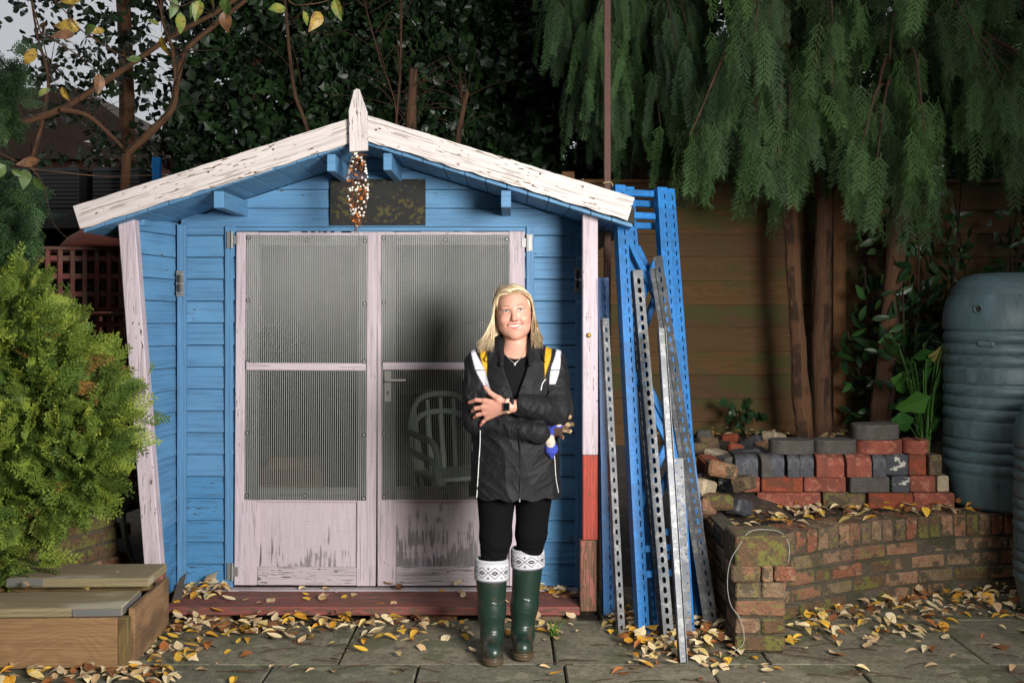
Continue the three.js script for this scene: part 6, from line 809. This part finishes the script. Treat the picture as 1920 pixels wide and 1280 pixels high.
  // --- wellington boots and patterned boot cuffs ---
  const boot = (cx, cz, top, toe, name) => {
    const F2 = (p) => { const [x, y, z] = [p[0] - cx[0], p[1], p[2] - cz]; const lx = (cx[1] - cx[0]) * clamp((y - 0.1) / (top - 0.1)); const q = [x - lx, y, z];
      let d = smin(rc(q, [0, top, -0.012], [0, 0.20, -0.008], 0.0715, 0.060), rc(q, [0, 0.20, -0.008], [0, 0.085, 0.002], 0.058, 0.054), 0.03); const f = [x - toe * clamp(z / 0.15) * 0.03, y, z];
      d = smin(d, rc(f, [0, 0.052, -0.028], [0, 0.045, 0.125], 0.046, 0.041), 0.035); const sole = Math.max(rc([f[0], 0, f[2]], [0, 0, -0.03], [0, 0, 0.128], 0.0475, 0.0465), y - 0.028, -y); const heel = Math.max(rc([f[0], 0, f[2]], [0, 0, -0.034], [0, 0, -0.012], 0.05, 0.047), y - 0.034, -y);
      d = Math.min(Math.min(d, sole), heel); const rr = (yy, w) => Math.abs(y - yy - 0.02 * Math.cos(x * 34)) < w ? 0.0014 : 0; if (z > 0.02) d -= rr(0.225, 0.0025) + rr(0.165, 0.0025) + (Math.abs(y - 0.115 - 0.5 * x * x) < 0.0025 ? 0.0014 : 0); return Math.max(d, -y + 0.001, y - top); };
    const g = nets(F2, [cx[0] - 0.12, -0.02, cz - 0.13], [cx[0] + 0.12, top + 0.03, cz + 0.21], 0.005, (p) => { const n = fbm(p[0] * 30 + 9, p[1] * 30 + p[2] * 30, 256, 256, 6, 4), mud = smooth(0.42, 0.6, n + 0.35 * smooth(0.14, 0.02, p[1]) - 0.22); return p[1] < 0.03 ? mixc(c255(34, 32, 30), c255(74, 62, 48), mud) : mixc(c255(30, 47, 40), c255(66, 58, 46), mud * 0.75); });
    put(who, name, g, std({ vertexColors: true, roughness: 0.36 }));
  };
  boot([-0.108, -0.111], 0.015, 0.35, 0.25, 'boot'); boot([0.033, 0.056], -0.055, 0.395, 0.0, 'boot');
  const cv = document.createElement('canvas'); cv.width = 512; cv.height = 96; const x = cv.getContext('2d'); x.fillStyle = '#b9b9be'; x.fillRect(0, 0, 512, 96); x.fillStyle = '#1c1c22'; x.strokeStyle = '#1c1c22'; x.lineWidth = 2.5;
  for (let i = 0; i < 512; i += 8) { x.fillRect(i, 6, 3, 3); x.fillRect(i + 4, 12, 3, 3); } for (let k = 0; k < 8; k++) { const X = k * 64 + 32; x.beginPath(); x.moveTo(X - 32, 50); x.lineTo(X, 28); x.lineTo(X + 32, 50); x.lineTo(X, 76); x.closePath(); x.stroke(); for (const [dx, dy] of [[-12, 0], [12, 0], [0, -6], [0, 6], [-6, -4], [6, -4], [-6, 4], [6, 4]]) x.fillRect(X + dx - 4, 52 + dy - 3, 8, 6); for (const [dx, dy] of [[-32, -18], [-32, 24]]) { x.fillRect(X + dx - 1.5, 50 + dy - 6, 3, 12); x.fillRect(X + dx - 6, 50 + dy - 1.5, 12, 3); } } x.fillStyle = '#5c5c66'; x.fillRect(0, 88, 512, 8);
  const ctex = new THREE.CanvasTexture(cv); ctex.colorSpace = THREE.SRGBColorSpace; ctex.wrapS = THREE.RepeatWrapping; const cuffM = std({ map: ctex, roughness: 0.95, bumpMap: mineralBump, bumpScale: 0.002 });
  const cuff = (cx, cz, y0, y1, tiltZ) => { const P = [[0.0735, 0], [0.0785, 0.006], [0.0795, 0.03], [0.079, 0.07], [0.077, (y1 - y0) - 0.008], [0.071, y1 - y0], [0.062, y1 - y0 - 0.004]].map((q) => new THREE.Vector2(...q)); const g = new THREE.LatheGeometry(P, 48); const uv = g.attributes.uv, ps = g.attributes.position; for (let i = 0; i < uv.count; i++) uv.setXY(i, uv.getX(i) * 1, clamp(ps.getY(i) / (y1 - y0))); put(who, 'boot_cuff', g, cuffM, [cx, y0, cz], [0, 0.6, tiltZ]); };
  cuff(-0.111, 0.003, 0.338, 0.436, -0.03); cuff(0.057, -0.067, 0.378, 0.47, 0.04);
  // --- gardening gloves tucked under the arm ---
  const gl = thing('gardening_gloves', 'pair of blue and tan gardening gloves tucked under the folded arm', 'gloves', null, [0.017, 0, -4.87]); const G = (px, py, z) => [PX(px), PY(py), z];
  const gf = (p) => { let d = rc(p, G(1022, 800, 0.10), G(1033, 835, 0.125), 0.022, 0.026); d = smin(d, rc(p, G(1030, 838, 0.125), G(1033, 848, 0.12), 0.024, 0.012), 0.01); d = smin(d, rc(p, G(1035, 805, 0.11), G(1056, 782, 0.09), 0.024, 0.022), 0.012); for (const [a, b] of [[[1052, 785], [1066, 776]], [[1055, 792], [1070, 790]], [[1052, 800], [1066, 803]], [[1046, 806], [1052, 815]]]) d = smin(d, rc(p, G(...a, 0.1), G(...b, 0.115), 0.0125, 0.0105), 0.004); return d - 0.004 * (n3(p[0] * 70, p[1] * 70, p[2] * 70) - 0.5); };
  put(gl, 'glove', nets(gf, [0.07, 0.86, 0.02], [0.30, 1.13, 0.19], 0.0045, (p) => { const px = p[0] / 0.002435 + 967, py = 580 + (1.57 - p[1]) / 0.002435, n = fbm(p[0] * 60, p[1] * 60 + p[2] * 40, 256, 256, 3, 3); if (px > 1053) return mixc(c255(160, 138, 108), c255(92, 70, 50), smooth(0.45, 0.65, n)); const dTan = Math.hypot(px - 1030, (py - 820) * 0.8); if (dTan < 9 || Math.hypot(px - 1046, py - 788) < 6) return c255(178, 164, 146); if (px > 1036 && py > 796 && py < 818) return c255(58, 42, 30); return mixc(c255(56, 70, 168), c255(44, 54, 130), n); }), std({ vertexColors: true, roughness: 0.9 }));
}
scene.traverse((o) => { if (o.isMesh) { o.castShadow = true; o.receiveShadow = true; } });
renderer.render(scene, camera);
